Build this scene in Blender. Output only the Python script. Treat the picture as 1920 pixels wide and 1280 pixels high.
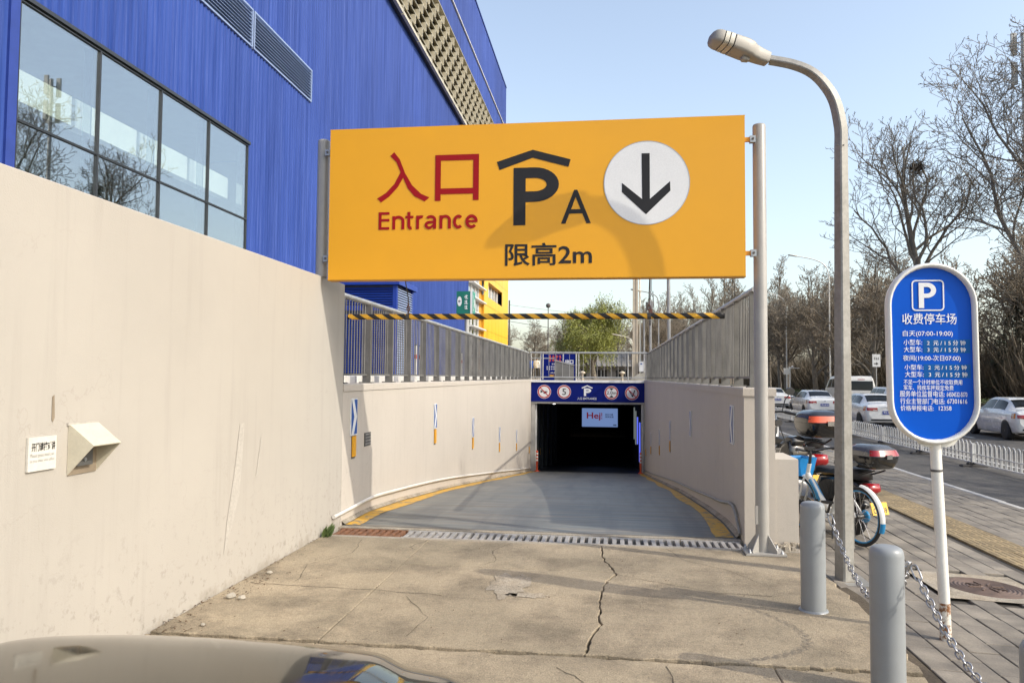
import bpy, math, random
from mathutils import Vector, Matrix
R = math.radians
scene = bpy.context.scene
COL = scene.collection
for o in list(bpy.data.objects):
    bpy.data.objects.remove(o)

# ------------------------------------------------------------------ camera
cam_data = bpy.data.cameras.new("camera")
cam_data.sensor_width = 36.0
cam_data.lens = 36.0 * 1400.0 / 1920.0
cam_data.clip_start = 0.05
cam_data.clip_end = 3000.0
cam = bpy.data.objects.new("camera", cam_data)
COL.objects.link(cam)
_yaw, _pit, _roll = R(7.33), R(2.70), 0.0075
_fw = Vector((-math.sin(_yaw) * math.cos(_pit), math.cos(_yaw) * math.cos(_pit), math.sin(_pit)))
_rt = Vector((math.cos(_yaw), math.sin(_yaw), 0))
_up = _rt.cross(_fw)
_r2 = _rt * math.cos(_roll) + _up * math.sin(_roll)
_u2 = _up * math.cos(_roll) - _rt * math.sin(_roll)
_m = Matrix((_r2, _u2, -_fw)).transposed().to_4x4()
_m.translation = Vector((0, 0, 1.75))
cam.matrix_world = _m
scene.camera = cam

# ------------------------------------------------------------------ sky, sun, exposure
SUN = Vector((1.0, -0.37, 0.77)).normalized()      # towards the sun
world = bpy.data.worlds.new("World")
scene.world = world
world.use_nodes = True
wn = world.node_tree.nodes
wl = world.node_tree.links
wn.clear()
sky = wn.new("ShaderNodeTexSky")
sky.sky_type = 'NISHITA'
sky.sun_disc = False
sky.sun_elevation = math.asin(SUN.z)
sky.sun_rotation = math.atan2(SUN.x, SUN.y)
sky.altitude = 50
sky.air_density = 1.2
sky.dust_density = 2.4
sky.ozone_density = 1.0
wbg = wn.new("ShaderNodeBackground")
wbg.inputs["Strength"].default_value = 0.15
wout = wn.new("ShaderNodeOutputWorld")
whs = wn.new("ShaderNodeHueSaturation")       # hazy spring air: the whole sky a little paler
whs.inputs["Saturation"].default_value = 0.78
wl.new(sky.outputs[0], whs.inputs["Color"])
wl.new(whs.outputs[0], wbg.inputs[0])
wl.new(wbg.outputs[0], wout.inputs[0])
sun_data = bpy.data.lights.new("sun", 'SUN')
sun_data.energy = 1.8
sun_data.angle = R(0.55)
sun_data.color = (1.0, 0.93, 0.82)
sun = bpy.data.objects.new("sun", sun_data)
sun.rotation_euler = SUN.to_track_quat('Z', 'Y').to_euler()
sun.location = (30, -12, 30)
COL.objects.link(sun)
vs = scene.view_settings
vs.view_transform = 'Standard'
vs.look = 'None'
vs.exposure = 0.92
vs.gamma = 1.0
vs.use_curve_mapping = False
scene.cycles.max_bounces = 6
scene.cycles.transparent_max_bounces = 12
scene.cycles.use_denoising = True

# ------------------------------------------------------------------ materials
MATS = {}
def nt(name):
    m = bpy.data.materials.new(name)
    m.use_nodes = True
    n = m.node_tree.nodes
    return m, n, m.node_tree.links, n["Principled BSDF"]

def mixrgb(n, l, fac, a, b, mode='MIX'):
    x = n.new("ShaderNodeMix")
    x.data_type = 'RGBA'
    x.blend_type = mode
    for val, i in ((fac, 0), (a, 6), (b, 7)):
        if hasattr(val, "is_output"):
            l.new(val, x.inputs[i])
        elif i == 0:
            x.inputs[0].default_value = val
        else:
            x.inputs[i].default_value = (*val, 1) if len(val) == 3 else val
    return x.outputs[2]

def noise(n, l, vec, scale, detail=4, rough=.55, dim='3D'):
    t = n.new("ShaderNodeTexNoise")
    t.inputs["Scale"].default_value = scale
    t.inputs["Detail"].default_value = detail
    t.inputs["Roughness"].default_value = rough
    l.new(vec, t.inputs["Vector"])
    return t.outputs["Fac"]

def ramp(n, l, fac, stops):
    r = n.new("ShaderNodeValToRGB")
    e = r.color_ramp.elements
    while len(e) < len(stops):
        e.new(.5)
    for i, (p, c) in enumerate(stops):
        e[i].position = p
        e[i].color = (c, c, c, 1) if not hasattr(c, "__len__") else (*c, 1)
    l.new(fac, r.inputs[0])
    return r.outputs[0]

def math_node(n, l, op, a, b=0.0):
    x = n.new("ShaderNodeMath")
    x.operation = op
    for i, val in enumerate((a, b)):
        if hasattr(val, "is_output"):
            l.new(val, x.inputs[i])
        else:
            x.inputs[i].default_value = val
    return x.outputs[0]

def pos_vec(n, l, scale=(1, 1, 1)):
    g = n.new("ShaderNodeNewGeometry")
    mp = n.new("ShaderNodeMapping")
    mp.inputs["Scale"].default_value = scale
    l.new(g.outputs["Position"], mp.inputs["Vector"])
    return mp.outputs[0]

def bump(n, l, bs, h, strength, dist=.01):
    b = n.new("ShaderNodeBump")
    b.inputs["Strength"].default_value = strength
    b.inputs["Distance"].default_value = dist
    l.new(h, b.inputs["Height"])
    l.new(b.outputs[0], bs.inputs["Normal"])

def mat(name, col, rough=.6, metal=0.0, var=.12, scale=5.0, fine=.06, fscale=70.0, bmp=0.0, bscale=90.0,
        objvar=0.0, stretch=(1, 1, 1), tint=None, coat=0.0, spec=.5):
    """A plain painted or mineral surface with two scales of colour variation, relief and per-piece variation."""
    if name in MATS:
        return MATS[name]
    m, n, l, b = nt(name)
    v = pos_vec(n, l, stretch)
    f1 = noise(n, l, v, scale, 5)
    c0 = tuple(max(0, c * (1 - var)) for c in col)
    c1 = tuple(min(1, c * (1 + var)) for c in (tint or col))
    f1 = ramp(n, l, f1, ((.3, 0.0), (.7, 1.0)))
    c = mixrgb(n, l, f1, c0, c1)
    f2 = noise(n, l, v, fscale, 2)
    k = ramp(n, l, f2, ((.25, 1 - fine * 1.6), (.75, 1 + 0.0)))
    c = mixrgb(n, l, 1.0, c, k, 'MULTIPLY')
    if objvar:
        oi = n.new("ShaderNodeObjectInfo")
        kk = ramp(n, l, oi.outputs["Random"], ((0, 1 - objvar), (1, 1.0)))
        c = mixrgb(n, l, 1.0, c, kk, 'MULTIPLY')
    l.new(c, b.inputs["Base Color"])
    rr = ramp(n, l, f1, ((0, max(0, rough - .06)), (1, min(1, rough + .06))))
    l.new(rr, b.inputs["Roughness"])
    b.inputs["Metallic"].default_value = metal
    b.inputs["Specular IOR Level"].default_value = spec
    if coat:
        b.inputs["Coat Weight"].default_value = coat
        b.inputs["Coat Roughness"].default_value = .03
    if bmp:
        bump(n, l, b, noise(n, l, v, bscale, 4), bmp)
    MATS[name] = m
    return m

def emit_mat(name, col, strength):
    m, n, l, b = nt(name)
    b.inputs["Base Color"].default_value = (*[c * .3 for c in col], 1)
    b.inputs["Emission Color"].default_value = (*col, 1)
    b.inputs["Emission Strength"].default_value = strength
    MATS[name] = m
    return m

def glass_mat(name, refl=.35, tint=(.8, .86, .84), rough=.01):
    m, n, l, b = nt(name)
    n.remove(b)
    t = n.new("ShaderNodeBsdfTransparent"); t.inputs[0].default_value = (*tint, 1)
    g = n.new("ShaderNodeBsdfGlossy"); g.inputs[0].default_value = (.95, .97, 1, 1); g.inputs["Roughness"].default_value = rough
    mx = n.new("ShaderNodeMixShader")
    lw = n.new("ShaderNodeLayerWeight"); lw.inputs[0].default_value = .35
    f = math_node(n, l, 'MULTIPLY_ADD', lw.outputs["Facing"], .6)
    n[f.node.name].inputs[2].default_value = refl
    l.new(f, mx.inputs[0]); l.new(t.outputs[0], mx.inputs[1]); l.new(g.outputs[0], mx.inputs[2])
    l.new(mx.outputs[0], n["Material Output"].inputs[0])
    MATS[name] = m
    return m

# --- plaster of the retaining walls: cream paint, spatter and scuffs near the foot, hairlines, water marks
def plaster(name, col, dirt_top, dirt, foot=True):
    m, n, l, b = nt(name)
    v = pos_vec(n, l)
    big = ramp(n, l, noise(n, l, v, .9, 4), ((.3, 0), (.72, 1)))
    c = mixrgb(n, l, big, tuple(x * .93 for x in col), col)
    vs_ = pos_vec(n, l, (6, 6, .35))
    streak = ramp(n, l, noise(n, l, vs_, 1.6, 5, .6), ((.53, 0), (.78, .5)))
    c = mixrgb(n, l, streak, c, tuple(x * .80 for x in col))
    g = n.new("ShaderNodeNewGeometry")
    s = n.new("ShaderNodeSeparateXYZ"); l.new(g.outputs["Position"], s.inputs[0])
    low = ramp(n, l, math_node(n, l, 'DIVIDE', s.outputs[2], dirt_top), ((.0, 1), (.35, .55), (1, 0)))
    spots = ramp(n, l, noise(n, l, v, 15, 6, .72), ((.555, 0), (.64, 1)))
    spat = math_node(n, l, 'MULTIPLY', spots, low)
    spat = math_node(n, l, 'MULTIPLY', spat, dirt) if foot else math_node(n, l, 'MULTIPLY', spots, .06)
    c = mixrgb(n, l, spat, c, (.17, .155, .13))
    grime = ramp(n, l, math_node(n, l, 'ADD', noise(n, l, v, 5, 5, .7), math_node(n, l, 'MULTIPLY', s.outputs[2], -1.3)), ((.42, 0), (.62, .5)))
    if foot:
        c = mixrgb(n, l, grime, c, (.22, .19, .145))
    # hairline cracks
    vo = n.new("ShaderNodeTexVoronoi"); vo.feature = 'DISTANCE_TO_EDGE'; vo.inputs["Scale"].default_value = 1.1
    wv = n.new("ShaderNodeVectorMath"); wv.operation = 'ADD'
    nn = n.new("ShaderNodeTexNoise"); nn.inputs["Scale"].default_value = 3.0; nn.inputs["Detail"].default_value = 5; l.new(v, nn.inputs["Vector"])
    l.new(v, wv.inputs[0]); l.new(nn.outputs["Color"], wv.inputs[1]); l.new(wv.outputs[0], vo.inputs["Vector"])
    line = ramp(n, l, vo.outputs["Distance"], ((.0, 1), (.006, 0)))
    msk = ramp(n, l, noise(n, l, v, .7, 2), ((.48, 0), (.56, .6)))
    c = mixrgb(n, l, math_node(n, l, 'MULTIPLY', line, msk), c, (.33, .30, .26))
    l.new(c, b.inputs["Base Color"])
    b.inputs["Roughness"].default_value = .72
    b.inputs["Specular IOR Level"].default_value = .25
    h = math_node(n, l, 'ADD', noise(n, l, v, 120, 3), math_node(n, l, 'MULTIPLY', noise(n, l, v, 6, 4), 1.6))
    bump(n, l, b, h, .22, .01)
    MATS[name] = m
    return m

# --- worn concrete
def concrete(name, col, stain=(.16, .135, .10), warm=(.42, .34, .235), speck=1.0):
    m, n, l, b = nt(name)
    v = pos_vec(n, l)
    big = ramp(n, l, noise(n, l, v, .6, 7, .66), ((.36, 0), (.64, 1)))
    c = mixrgb(n, l, big, tuple(x * .72 for x in col), warm)
    mid = ramp(n, l, noise(n, l, v, 3.3, 6, .65), ((.38, 0), (.7, .55)))
    c = mixrgb(n, l, mid, c, col)
    drk = ramp(n, l, noise(n, l, v, 1.3, 7, .72), ((.46, 0), (.66, .8)))
    c = mixrgb(n, l, drk, c, stain)
    f = noise(n, l, v, 95, 3, .7)
    k = ramp(n, l, f, ((.3, .66), (.64, 1.20)))
    f4 = noise(n, l, v, 34, 4, .7)
    c = mixrgb(n, l, 1.0, c, ramp(n, l, f4, ((.32, .84), (.66, 1.08))), 'MULTIPLY')
    c = mixrgb(n, l, 1.0, c, k, 'MULTIPLY')
    vo = n.new("ShaderNodeTexVoronoi"); vo.inputs["Scale"].default_value = 62; l.new(v, vo.inputs["Vector"])
    pit = ramp(n, l, vo.outputs["Distance"], ((.10, 1), (.2, 0)))
    pm = ramp(n, l, noise(n, l, v, 9, 3), ((.5, 0), (.62, .6 * speck)))
    c = mixrgb(n, l, math_node(n, l, 'MULTIPLY', pit, pm), c, tuple(x * .45 for x in col))
    l.new(c, b.inputs["Base Color"])
    b.inputs["Roughness"].default_value = .88
    b.inputs["Specular IOR Level"].default_value = .3
    h = math_node(n, l, 'ADD', f, math_node(n, l, 'MULTIPLY', noise(n, l, v, 18, 4), 1.2))
    bump(n, l, b, h, .8, .010)
    MATS[name] = m
    return m

plaster("wall_cream", (.405, .375, .328), .95, .5)
plaster("ramp_wall_paint", (.50, .455, .395), .5, .25, False)
concrete("driveway_concrete", (.365, .305, .212), stain=(.165, .135, .095), warm=(.45, .365, .25))
concrete("slab_concrete", (.46, .42, .35), speck=.5)
concrete("dirt_joint", (.10, .08, .055), stain=(.05, .04, .03), warm=(.14, .11, .075))
concrete("asphalt", (.125, .118, .108), stain=(.075, .07, .066), warm=(.155, .142, .125), speck=.5)
concrete("verge_soil", (.17, .14, .085), stain=(.09, .085, .045), warm=(.2, .165, .1))
concrete("terrace_paving", (.42, .40, .36))

def ramp_floor():
    m, n, l, b = nt("ramp_coating")
    v = pos_vec(n, l)
    vr = pos_vec(n, l, (.5, 5.5, .5))
    big = ramp(n, l, noise(n, l, v, .55, 5, .6), ((.3, 0), (.7, 1)))
    c = mixrgb(n, l, big, (.155, .165, .155), (.222, .220, .195))
    br = ramp(n, l, noise(n, l, vr, .8, 5, .6), ((.44, 0), (.7, .75)))
    c = mixrgb(n, l, br, c, (.235, .185, .135))
    rid = noise(n, l, pos_vec(n, l, (.45, 6.5, 1)), 1.6, 5, .7)
    k = ramp(n, l, rid, ((.34, .62), (.64, 1.18)))
    c = mixrgb(n, l, 1.0, c, k, 'MULTIPLY')
    tr = ramp(n, l, noise(n, l, pos_vec(n, l, (2.2, .18, 1)), 1.0, 4, .6), ((.48, 0), (.66, .6)))
    c = mixrgb(n, l, tr, c, (.085, .088, .088))
    l.new(c, b.inputs["Base Color"])
    b.inputs["Roughness"].default_value = .5
    bump(n, l, b, rid, .35, .01)
    MATS["ramp_coating"] = m
ramp_floor()

def worn_yellow(name, col, under, amt=.5, scale=7):
    m, n, l, b = nt(name)
    v = pos_vec(n, l)
    w = ramp(n, l, noise(n, l, v, scale, 6, .72), ((amt, 0), (amt + .1, 1)))
    c = mixrgb(n, l, w, col, under)
    c = mixrgb(n, l, 1.0, c, ramp(n, l, noise(n, l, v, 40, 3), ((.3, .85), (.7, 1.05))), 'MULTIPLY')
    l.new(c, b.inputs["Base Color"])
    b.inputs["Roughness"].default_value = .65
    MATS[name] = m
worn_yellow("stripe_yellow", (.66, .37, .045), (.23, .20, .15), .52)
worn_yellow("white_line", (.55, .53, .49), (.16, .15, .14), .54, 4)
worn_yellow("chipped_white", (.43, .40, .352), (.405, .375, .328), .5, 6)
worn_yellow("rusty_paint", (.72, .69, .6), (.22, .09, .03), .47, 22)
worn_yellow("bar_yellow", (.75, .40, .03), (.30, .19, .07), .6, 14)
worn_yellow("bar_black", (.018, .017, .016), (.12, .08, .05), .62, 14)

def blue_cladding():
    m, n, l, b = nt("blue_cladding")
    v = pos_vec(n, l)
    vsx = pos_vec(n, l, (3, 3, .09))
    st = ramp(n, l, noise(n, l, vsx, 2.6, 6, .66), ((.34, 0), (.72, 1)))
    c = mixrgb(n, l, st, (.013, .042, .215), (.045, .090, .335))
    st2 = ramp(n, l, noise(n, l, pos_vec(n, l, (9, 9, .12)), 3.0, 4, .7), ((.54, 0), (.76, .5)))
    c = mixrgb(n, l, st2, c, (.11, .16, .43))
    big = ramp(n, l, noise(n, l, v, .12, 3), ((.35, .88), (.65, 1.05)))
    c = mixrgb(n, l, 1.0, c, big, 'MULTIPLY')
    oi = n.new("ShaderNodeObjectInfo")
    c = mixrgb(n, l, 1.0, c, ramp(n, l, oi.outputs["Random"], ((0, .92), (1, 1.04))), 'MULTIPLY')
    l.new(c, b.inputs["Base Color"])
    b.inputs["Roughness"].default_value = .62
    b.inputs["Specular IOR Level"].default_value = .22
    MATS["blue_cladding"] = m
blue_cladding()

mat("sign_yellow", (.73, .342, .006), .42, var=.03, scale=1.5, fine=.02, fscale=300, bmp=.02, bscale=400)
mat("sign_red", (.30, .005, .008), .5, var=.04, spec=.2)
mat("sign_dark", (.022, .022, .024), .55, var=.08, spec=.2)
mat("sign_white", (.74, .74, .73), .4, var=.04, scale=2.5)
mat("post_paint", (.35, .335, .305), .42, var=.06, scale=4, fine=.05)
mat("post_cap", (.55, .53, .5), .5)
mat("galvanised", (.42, .43, .43), .42, .75, var=.14, scale=9)
mat("rail_steel", (.195, .19, .175), .55, .3, var=.22, scale=3, fine=.1, fscale=40)
mat("rail_top", (.50, .49, .46), .42, .6, var=.15, scale=6)
mat("grate_steel", (.36, .34, .315), .6, .25, var=.25, scale=8)
mat("grate_rust", (.20, .095, .05), .8, .2, var=.35, scale=14)
mat("bollard_paint", (.26, .275, .28), .38, var=.05, scale=6, fine=.04, fscale=200, bmp=.04, bscale=300)
mat("chain_steel", (.40, .40, .41), .36, .85, var=.15, scale=30)
mat("lamp_pole", (.30, .29, .262), .55, .25, var=.18, scale=5, fine=.14, fscale=30)
mat("lamp_head", (.34, .32, .28), .5, .1, var=.06)
mat("lamp_head_light", (.50, .465, .385), .4, .1, var=.05)
mat("dark_gap", (.03, .03, .03), .8)
mat("park_blue", (.0, .085, .52), .4, var=.04, scale=3, fine=.02, spec=.15)
mat("park_patch", (.005, .10, .33), .45, var=.04, spec=.15)
mat("white_print", (.80, .80, .79), .45, var=.02)
mat("white_enamel", (.78, .765, .70), .35, var=.04)
mat("fascia_blue", (.002, .010, .15), .5, var=.05, spec=.15)
mat("prohibit_red", (.46, .015, .02), .45)
mat("black_print", (.014, .014, .015), .5)
mat("chevron_blue", (.012, .085, .34), .35)
mat("chevron_white", (.72, .73, .73), .35)
mat("reflector_yellow", (.74, .36, .02), .35)
mat("cable_white", (.66, .63, .57), .5)
mat("cable_dark", (.06, .055, .05), .6)
mat("plate_dark", (.09, .09, .085), .5)
mat("intercom_metal", (.55, .51, .40), .5, .0, var=.07, scale=12)
mat("intercom_inside", (.25, .20, .14), .6)
mat("notice_white", (.60, .58, .52), .5, var=.06, scale=20)
mat("notice_grey", (.36, .35, .32), .5)
mat("kerb_stone", (.52, .50, .46), .8, var=.12, scale=6, bmp=.2, objvar=.12)
mat("paver", (.235, .205, .168), .85, var=.34, scale=3.0, fine=.18, fscale=90, bmp=.35, bscale=120, objvar=.20, tint=(.275, .24, .19))
mat("paver_bed", (.075, .065, .052), .95, var=.3)
mat("tactile_yellow", (.36, .27, .145), .85, var=.14, scale=4, fine=.12, fscale=80, bmp=.3, bscale=120, objvar=.18)
mat("manhole_iron", (.165, .115, .09), .65, .35, var=.25, scale=12, bmp=.2)
mat("fence_white", (.66, .655, .625), .42, var=.06)
mat("fence_base", (.055, .05, .046), .8)
mat("tyre", (.022, .022, .023), .8, var=.2)
mat("rim", (.42, .42, .43), .3, .8)
mat("chrome", (.65, .65, .66), .14, 1.0, var=.02)
mat("black_plastic", (.02, .02, .021), .38, var=.1)
mat("gloss_black", (.012, .012, .013), .18, var=.05, coat=.6)
mat("scooter_grey", (.085, .088, .095), .26, .3, var=.05, coat=.7)
mat("seat_leather", (.018, .018, .02), .5, bmp=.1)
mat("car_white", (.70, .70, .685), .25, var=.015, coat=.8, fine=.01)
mat("car_silver", (.50, .50, .50), .25, .3, var=.02, coat=.8)
mat("car_navy", (.014, .028, .085), .25, .2, coat=.8)
mat("van_white", (.64, .63, .60), .3, var=.02, coat=.5)
mat("car_taupe", (.125, .118, .10), .07, .85, var=.02, fine=.01)
mat("car_glass", (.010, .012, .013), .12, var=.02, spec=.25)
mat("tail_red", (.30, .008, .012), .15, coat=.6)
mat("tail_clear", (.62, .5, .48), .2, coat=.5)
mat("plate_blue", (.012, .04, .27), .4)
mat("plate_yellow", (.76, .42, .015), .45)
mat("plate_print", (.02, .02, .02), .5)
mat("bike_white", (.73, .72, .68), .3, var=.03)
mat("bike_blue", (.02, .21, .43), .35, var=.05)
mat("basket_blue", (.02, .24, .58), .4)
mat("bark", (.235, .205, .165), .9, var=.3, scale=3, fine=.2, fscale=30)
mat("bark_pale", (.23, .205, .165), .9, var=.25, scale=2, fine=.2, fscale=25)
mat("twig_brown", (.27, .225, .165), .9, var=.25, scale=.4)
mat("shrub_brown", (.13, .105, .072), .9, var=.35, scale=.3)
mat("willow_leaf", (.30, .315, .075), .6, var=.3, scale=.7)
mat("needle", (.035, .055, .022), .8, var=.4, scale=1.2)
mat("hedge_leaf", (.075, .10, .022), .7, var=.4, scale=1.5)
mat("weed", (.10, .15, .04), .7, var=.3)
mat("dead_leaf", (.12, .07, .035), .85, var=.4, scale=40, objvar=.4)
mat("pebble", (.42, .38, .31), .85, var=.2, objvar=.3, bmp=.2)
mat("nest_twigs", (.06, .045, .033), .95)
mat("yellow_cladding", (.86, .52, .028), .4, var=.04, scale=.6, objvar=.05)
mat("yellow_reveal", (.62, .30, .02), .5)
mat("window_frame", (.045, .05, .055), .4, .3)
mat("blue_trim", (.02, .045, .24), .45)
mat("louvre_blue", (.30, .38, .55), .4, .3, var=.08)
mat("louvre_dark", (.045, .055, .075), .5)
mat("soffit_white", (.80, .80, .72), .6, var=.03)
mat("interior_grey", (.30, .32, .31), .8, var=.1)
mat("interior_dark", (.08, .085, .085), .8)
mat("lattice_metal", (.34, .31, .225), .5, .2, var=.1, scale=2)
mat("lattice_pale", (.55, .50, .38), .45, .2, var=.1)
mat("trim_pale", (.62, .61, .58), .5)
mat("kiosk_blue", (.012, .045, .30), .42, var=.08)
mat("kiosk_louvre_sunlit", (.36, .44, .62), .45)  # blades of the road-facing side: sunlight painted in as a pale blue
mat("green_sign", (.008, .155, .115), .35)
mat("green_sign_sunlit", (.05, .30, .22), .35)  # paler copy of the green, standing for sun on the side face
mat("tunnel_wall", (.050, .050, .049), .8, var=.2, scale=2)  # tunnel colours set near black, so the interior's shade sits in the paint
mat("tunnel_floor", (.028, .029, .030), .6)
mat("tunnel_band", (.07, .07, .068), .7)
mat("orange_flex", (.66, .09, .03), .45, var=.08)
mat("flex_white", (.74, .72, .68), .4)
mat("flex_red", (.52, .03, .03), .4)
mat("pole_beige", (.58, .50, .375), .7, var=.08)
mat("pole_grey", (.40, .40, .385), .6, .2, var=.1)
mat("pole_dark", (.10, .09, .085), .7)
mat("equipment_rust", (.16, .07, .05), .8)
mat("grey_render", (.40, .38, .35), .8, var=.12)
mat("house_wall", (.20, .185, .165), .85, var=.2)
mat("tile_grey", (.22, .205, .185), .8, var=.15, scale=2)
mat("dark_window", (.02, .022, .024), .1)
mat("jacket_blue", (.012, .06, .28), .8)
mat("jacket_white", (.7, .7, .69), .8)
mat("trousers", (.02, .021, .026), .85)
mat("skin", (.42, .27, .19), .6)
mat("hair", (.012, .01, .009), .6)
emit_mat("lightbox_red", (.30, .012, .02), .25)
emit_mat("lightbox", (.30, .46, .90), .26)
emit_mat("light_tube_blue", (.12, .16, .9), .55)
emit_mat("light_tube_pale", (.55, .62, .6), .14)
emit_mat("ceiling_lamp", (1, .98, .92), 4.0)
glass_mat("facade_glass", .13, (.90, .95, .93))
glass_mat("stair_glass", .3, (.5, .55, .55))

# ------------------------------------------------------------------ geometry helpers
def V(*a):
    return Vector(a)

def frame_of(d, up=Vector((0, 0, 1))):
    d = d.normalized()
    if abs(d.dot(up)) > .97:
        up = Vector((0, 1, 0))
    u = d.cross(up).normalized()
    return u, u.cross(d).normalized()

class MB:
    """Collects faces for ONE mesh object."""
    def __init__(s):
        s.v, s.f, s.mi, s.sm = [], [], [], []
    def add(s, vs, fs, mi=0, smooth=False):
        k = len(s.v)
        s.v.extend([tuple(p) for p in vs])
        for f in fs:
            s.f.append(tuple(i + k for i in f)); s.mi.append(mi); s.sm.append(smooth)
        return s
    def box(s, x0, x1, y0, y1, z0, z1, mi=0):
        return s.add([(x0, y0, z0), (x1, y0, z0), (x1, y1, z0), (x0, y1, z0), (x0, y0, z1), (x1, y0, z1), (x1, y1, z1), (x0, y1, z1)],
                     [(3, 2, 1, 0), (4, 5, 6, 7), (0, 1, 5, 4), (1, 2, 6, 5), (2, 3, 7, 6), (3, 0, 4, 7)], mi)
    def cbox(s, x0, x1, y0, y1, z0, z1, c, mi=0):
        """box with a chamfer round its top"""
        vs = [(x0, y0, z0), (x1, y0, z0), (x1, y1, z0), (x0, y1, z0),
              (x0, y0, z1 - c), (x1, y0, z1 - c), (x1, y1, z1 - c), (x0, y1, z1 - c),
              (x0 + c, y0 + c, z1), (x1 - c, y0 + c, z1), (x1 - c, y1 - c, z1), (x0 + c, y1 - c, z1)]
        fs = [(0, 1, 5, 4), (1, 2, 6, 5), (2, 3, 7, 6), (3, 0, 4, 7), (4, 5, 9, 8), (5, 6, 10, 9), (6, 7, 11, 10), (7, 4, 8, 11), (8, 9, 10, 11)]
        return s.add(vs, fs, mi)
    def bar(s, a, b, w, h, up=Vector((0, 0, 1)), mi=0):
        a, b = Vector(a), Vector(b)
        u, v = frame_of(b - a, up)
        u, v = u * w / 2, v * h / 2
        vs = [a - u - v, a + u - v, a + u + v, a - u + v, b - u - v, b + u - v, b + u + v, b - u + v]
        return s.add(vs, [(0, 1, 2, 3), (7, 6, 5, 4), (4, 5, 1, 0), (5, 6, 2, 1), (6, 7, 3, 2), (7, 4, 0, 3)], mi)
    def tube(s, path, r, n=8, caps=True, mi=0, smooth=True, flat=1.0):
        path = [Vector(p) for p in path]
        k = len(path)
        rs = list(r) if hasattr(r, "__len__") else [r] * k
        up = None
        vs, fs = [], []
        for i, p in enumerate(path):
            d = (path[min(i + 1, k - 1)] - path[max(i - 1, 0)])
            if d.length < 1e-9:
                d = Vector((0, 0, 1))
            d.normalize()
            if up is None:
                u, w = frame_of(d)
            else:
                u = (up - d * up.dot(d))
                u = u.normalized() if u.length > 1e-6 else frame_of(d)[0]
                w = u.cross(d)
            up = u
            w = d.cross(u)
            for j in range(n):
                a = 2 * math.pi * j / n
                vs.append(p + u * (math.cos(a) * rs[i]) + w * (math.sin(a) * rs[i] * flat))
        for i in range(k - 1):
            for j in range(n):
                j2 = (j + 1) % n
                fs.append((i * n + j, i * n + j2, (i + 1) * n + j2, (i + 1) * n + j))
        s.add(vs, fs, mi, smooth)
        if caps:
            s.add(vs[:n], [tuple(range(n - 1, -1, -1))], mi)
            s.add(vs[-n:], [tuple(range(n))], mi)
        return s
    def lathe(s, prof, n=24, c=(0, 0, 0), axis='z', mi=0, smooth=True, caps=True):
        vs, fs = [], []
        for r, z in prof:
            for j in range(n):
                a = 2 * math.pi * j / n
                x, y = r * math.cos(a), r * math.sin(a)
                p = (x, y, z) if axis == 'z' else ((x, z, y) if axis == 'y' else (z, x, y))
                vs.append((p[0] + c[0], p[1] + c[1], p[2] + c[2]))
        for i in range(len(prof) - 1):
            for j in range(n):
                j2 = (j + 1) % n
                q = (i * n + j, i * n + j2, (i + 1) * n + j2, (i + 1) * n + j)
                fs.append(q if axis != 'y' else q[::-1])
        s.add(vs, fs, mi, smooth)
        if caps:
            s.add(vs[:n], [tuple(range(n))[::-1] if axis != 'y' else tuple(range(n))], mi)
            s.add(vs[-n:], [tuple(range(n)) if axis != 'y' else tuple(range(n))[::-1]], mi)
        return s
    def loft(s, rings, closed=True, caps=True, mi=0, smooth=True):
        n = len(rings[0])
        vs = [p for r_ in rings for p in r_]
        fs = []
        for i in range(len(rings) - 1):
            for j in range(n if closed else n - 1):
                j2 = (j + 1) % n
                fs.append((i * n + j, i * n + j2, (i + 1) * n + j2, (i + 1) * n + j))
        s.add(vs, fs, mi, smooth)
        if caps and closed:
            s.add(list(rings[0]), [tuple(range(n))[::-1]], mi)
            s.add(list(rings[-1]), [tuple(range(n))], mi)
        return s
    def poly(s, pts, mi=0):
        return s.add(pts, [tuple(range(len(pts)))], mi)
    def prism(s, pts, d, mi=0):
        """flat outline (ccw seen from +d) pushed by vector d"""
        n = len(pts)
        a = [Vector(p) for p in pts]
        b = [p + Vector(d) for p in a]
        fs = [tuple(range(n))[::-1], tuple(range(n, 2 * n))]
        for i in range(n):
            j = (i + 1) % n
            fs.append((i, j, n + j, n + i))
        return s.add(a + b, fs, mi)
    def mesh(s, name, mats):
        me = bpy.data.meshes.new(name)
        me.from_pydata(s.v, [], s.f)
        for mm in (mats if isinstance(mats, (list, tuple)) else [mats]):
            me.materials.append(MATS[mm])
        me.polygons.foreach_set("material_index", s.mi)
        me.polygons.foreach_set("use_smooth", s.sm)
        me.update()
        return me
    def build(s, name, mats, parent=None, loc=None):
        return link(name, s.mesh(name, mats), parent, loc)

def link(name, me, parent=None, loc=None, rot=None, scale=None):
    o = bpy.data.objects.new(name, me)
    COL.objects.link(o)
    if parent is not None:
        o.parent = parent
    if loc is not None:
        o.location = loc
    if rot is not None:
        o.rotation_euler = rot
    if scale is not None:
        o.scale = scale if hasattr(scale, "__len__") else (scale,) * 3
    return o

def tag(o, label=None, cat=None, group=None, kind=None):
    if label: o["label"] = label
    if cat: o["category"] = cat
    if group: o["group"] = group
    if kind: o["kind"] = kind
    return o

def thing(name, label, cat, loc=(0, 0, 0), rz=0.0, group=None):
    o = bpy.data.objects.new(name, None)
    COL.objects.link(o)
    o.empty_display_size = .2
    o.location = loc
    o.rotation_euler = (0, 0, rz)
    return tag(o, label, cat, group)

def structure(name, mb, mats, label=None):
    return tag(mb.build(name, mats), label, None, None, "structure")

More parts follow.
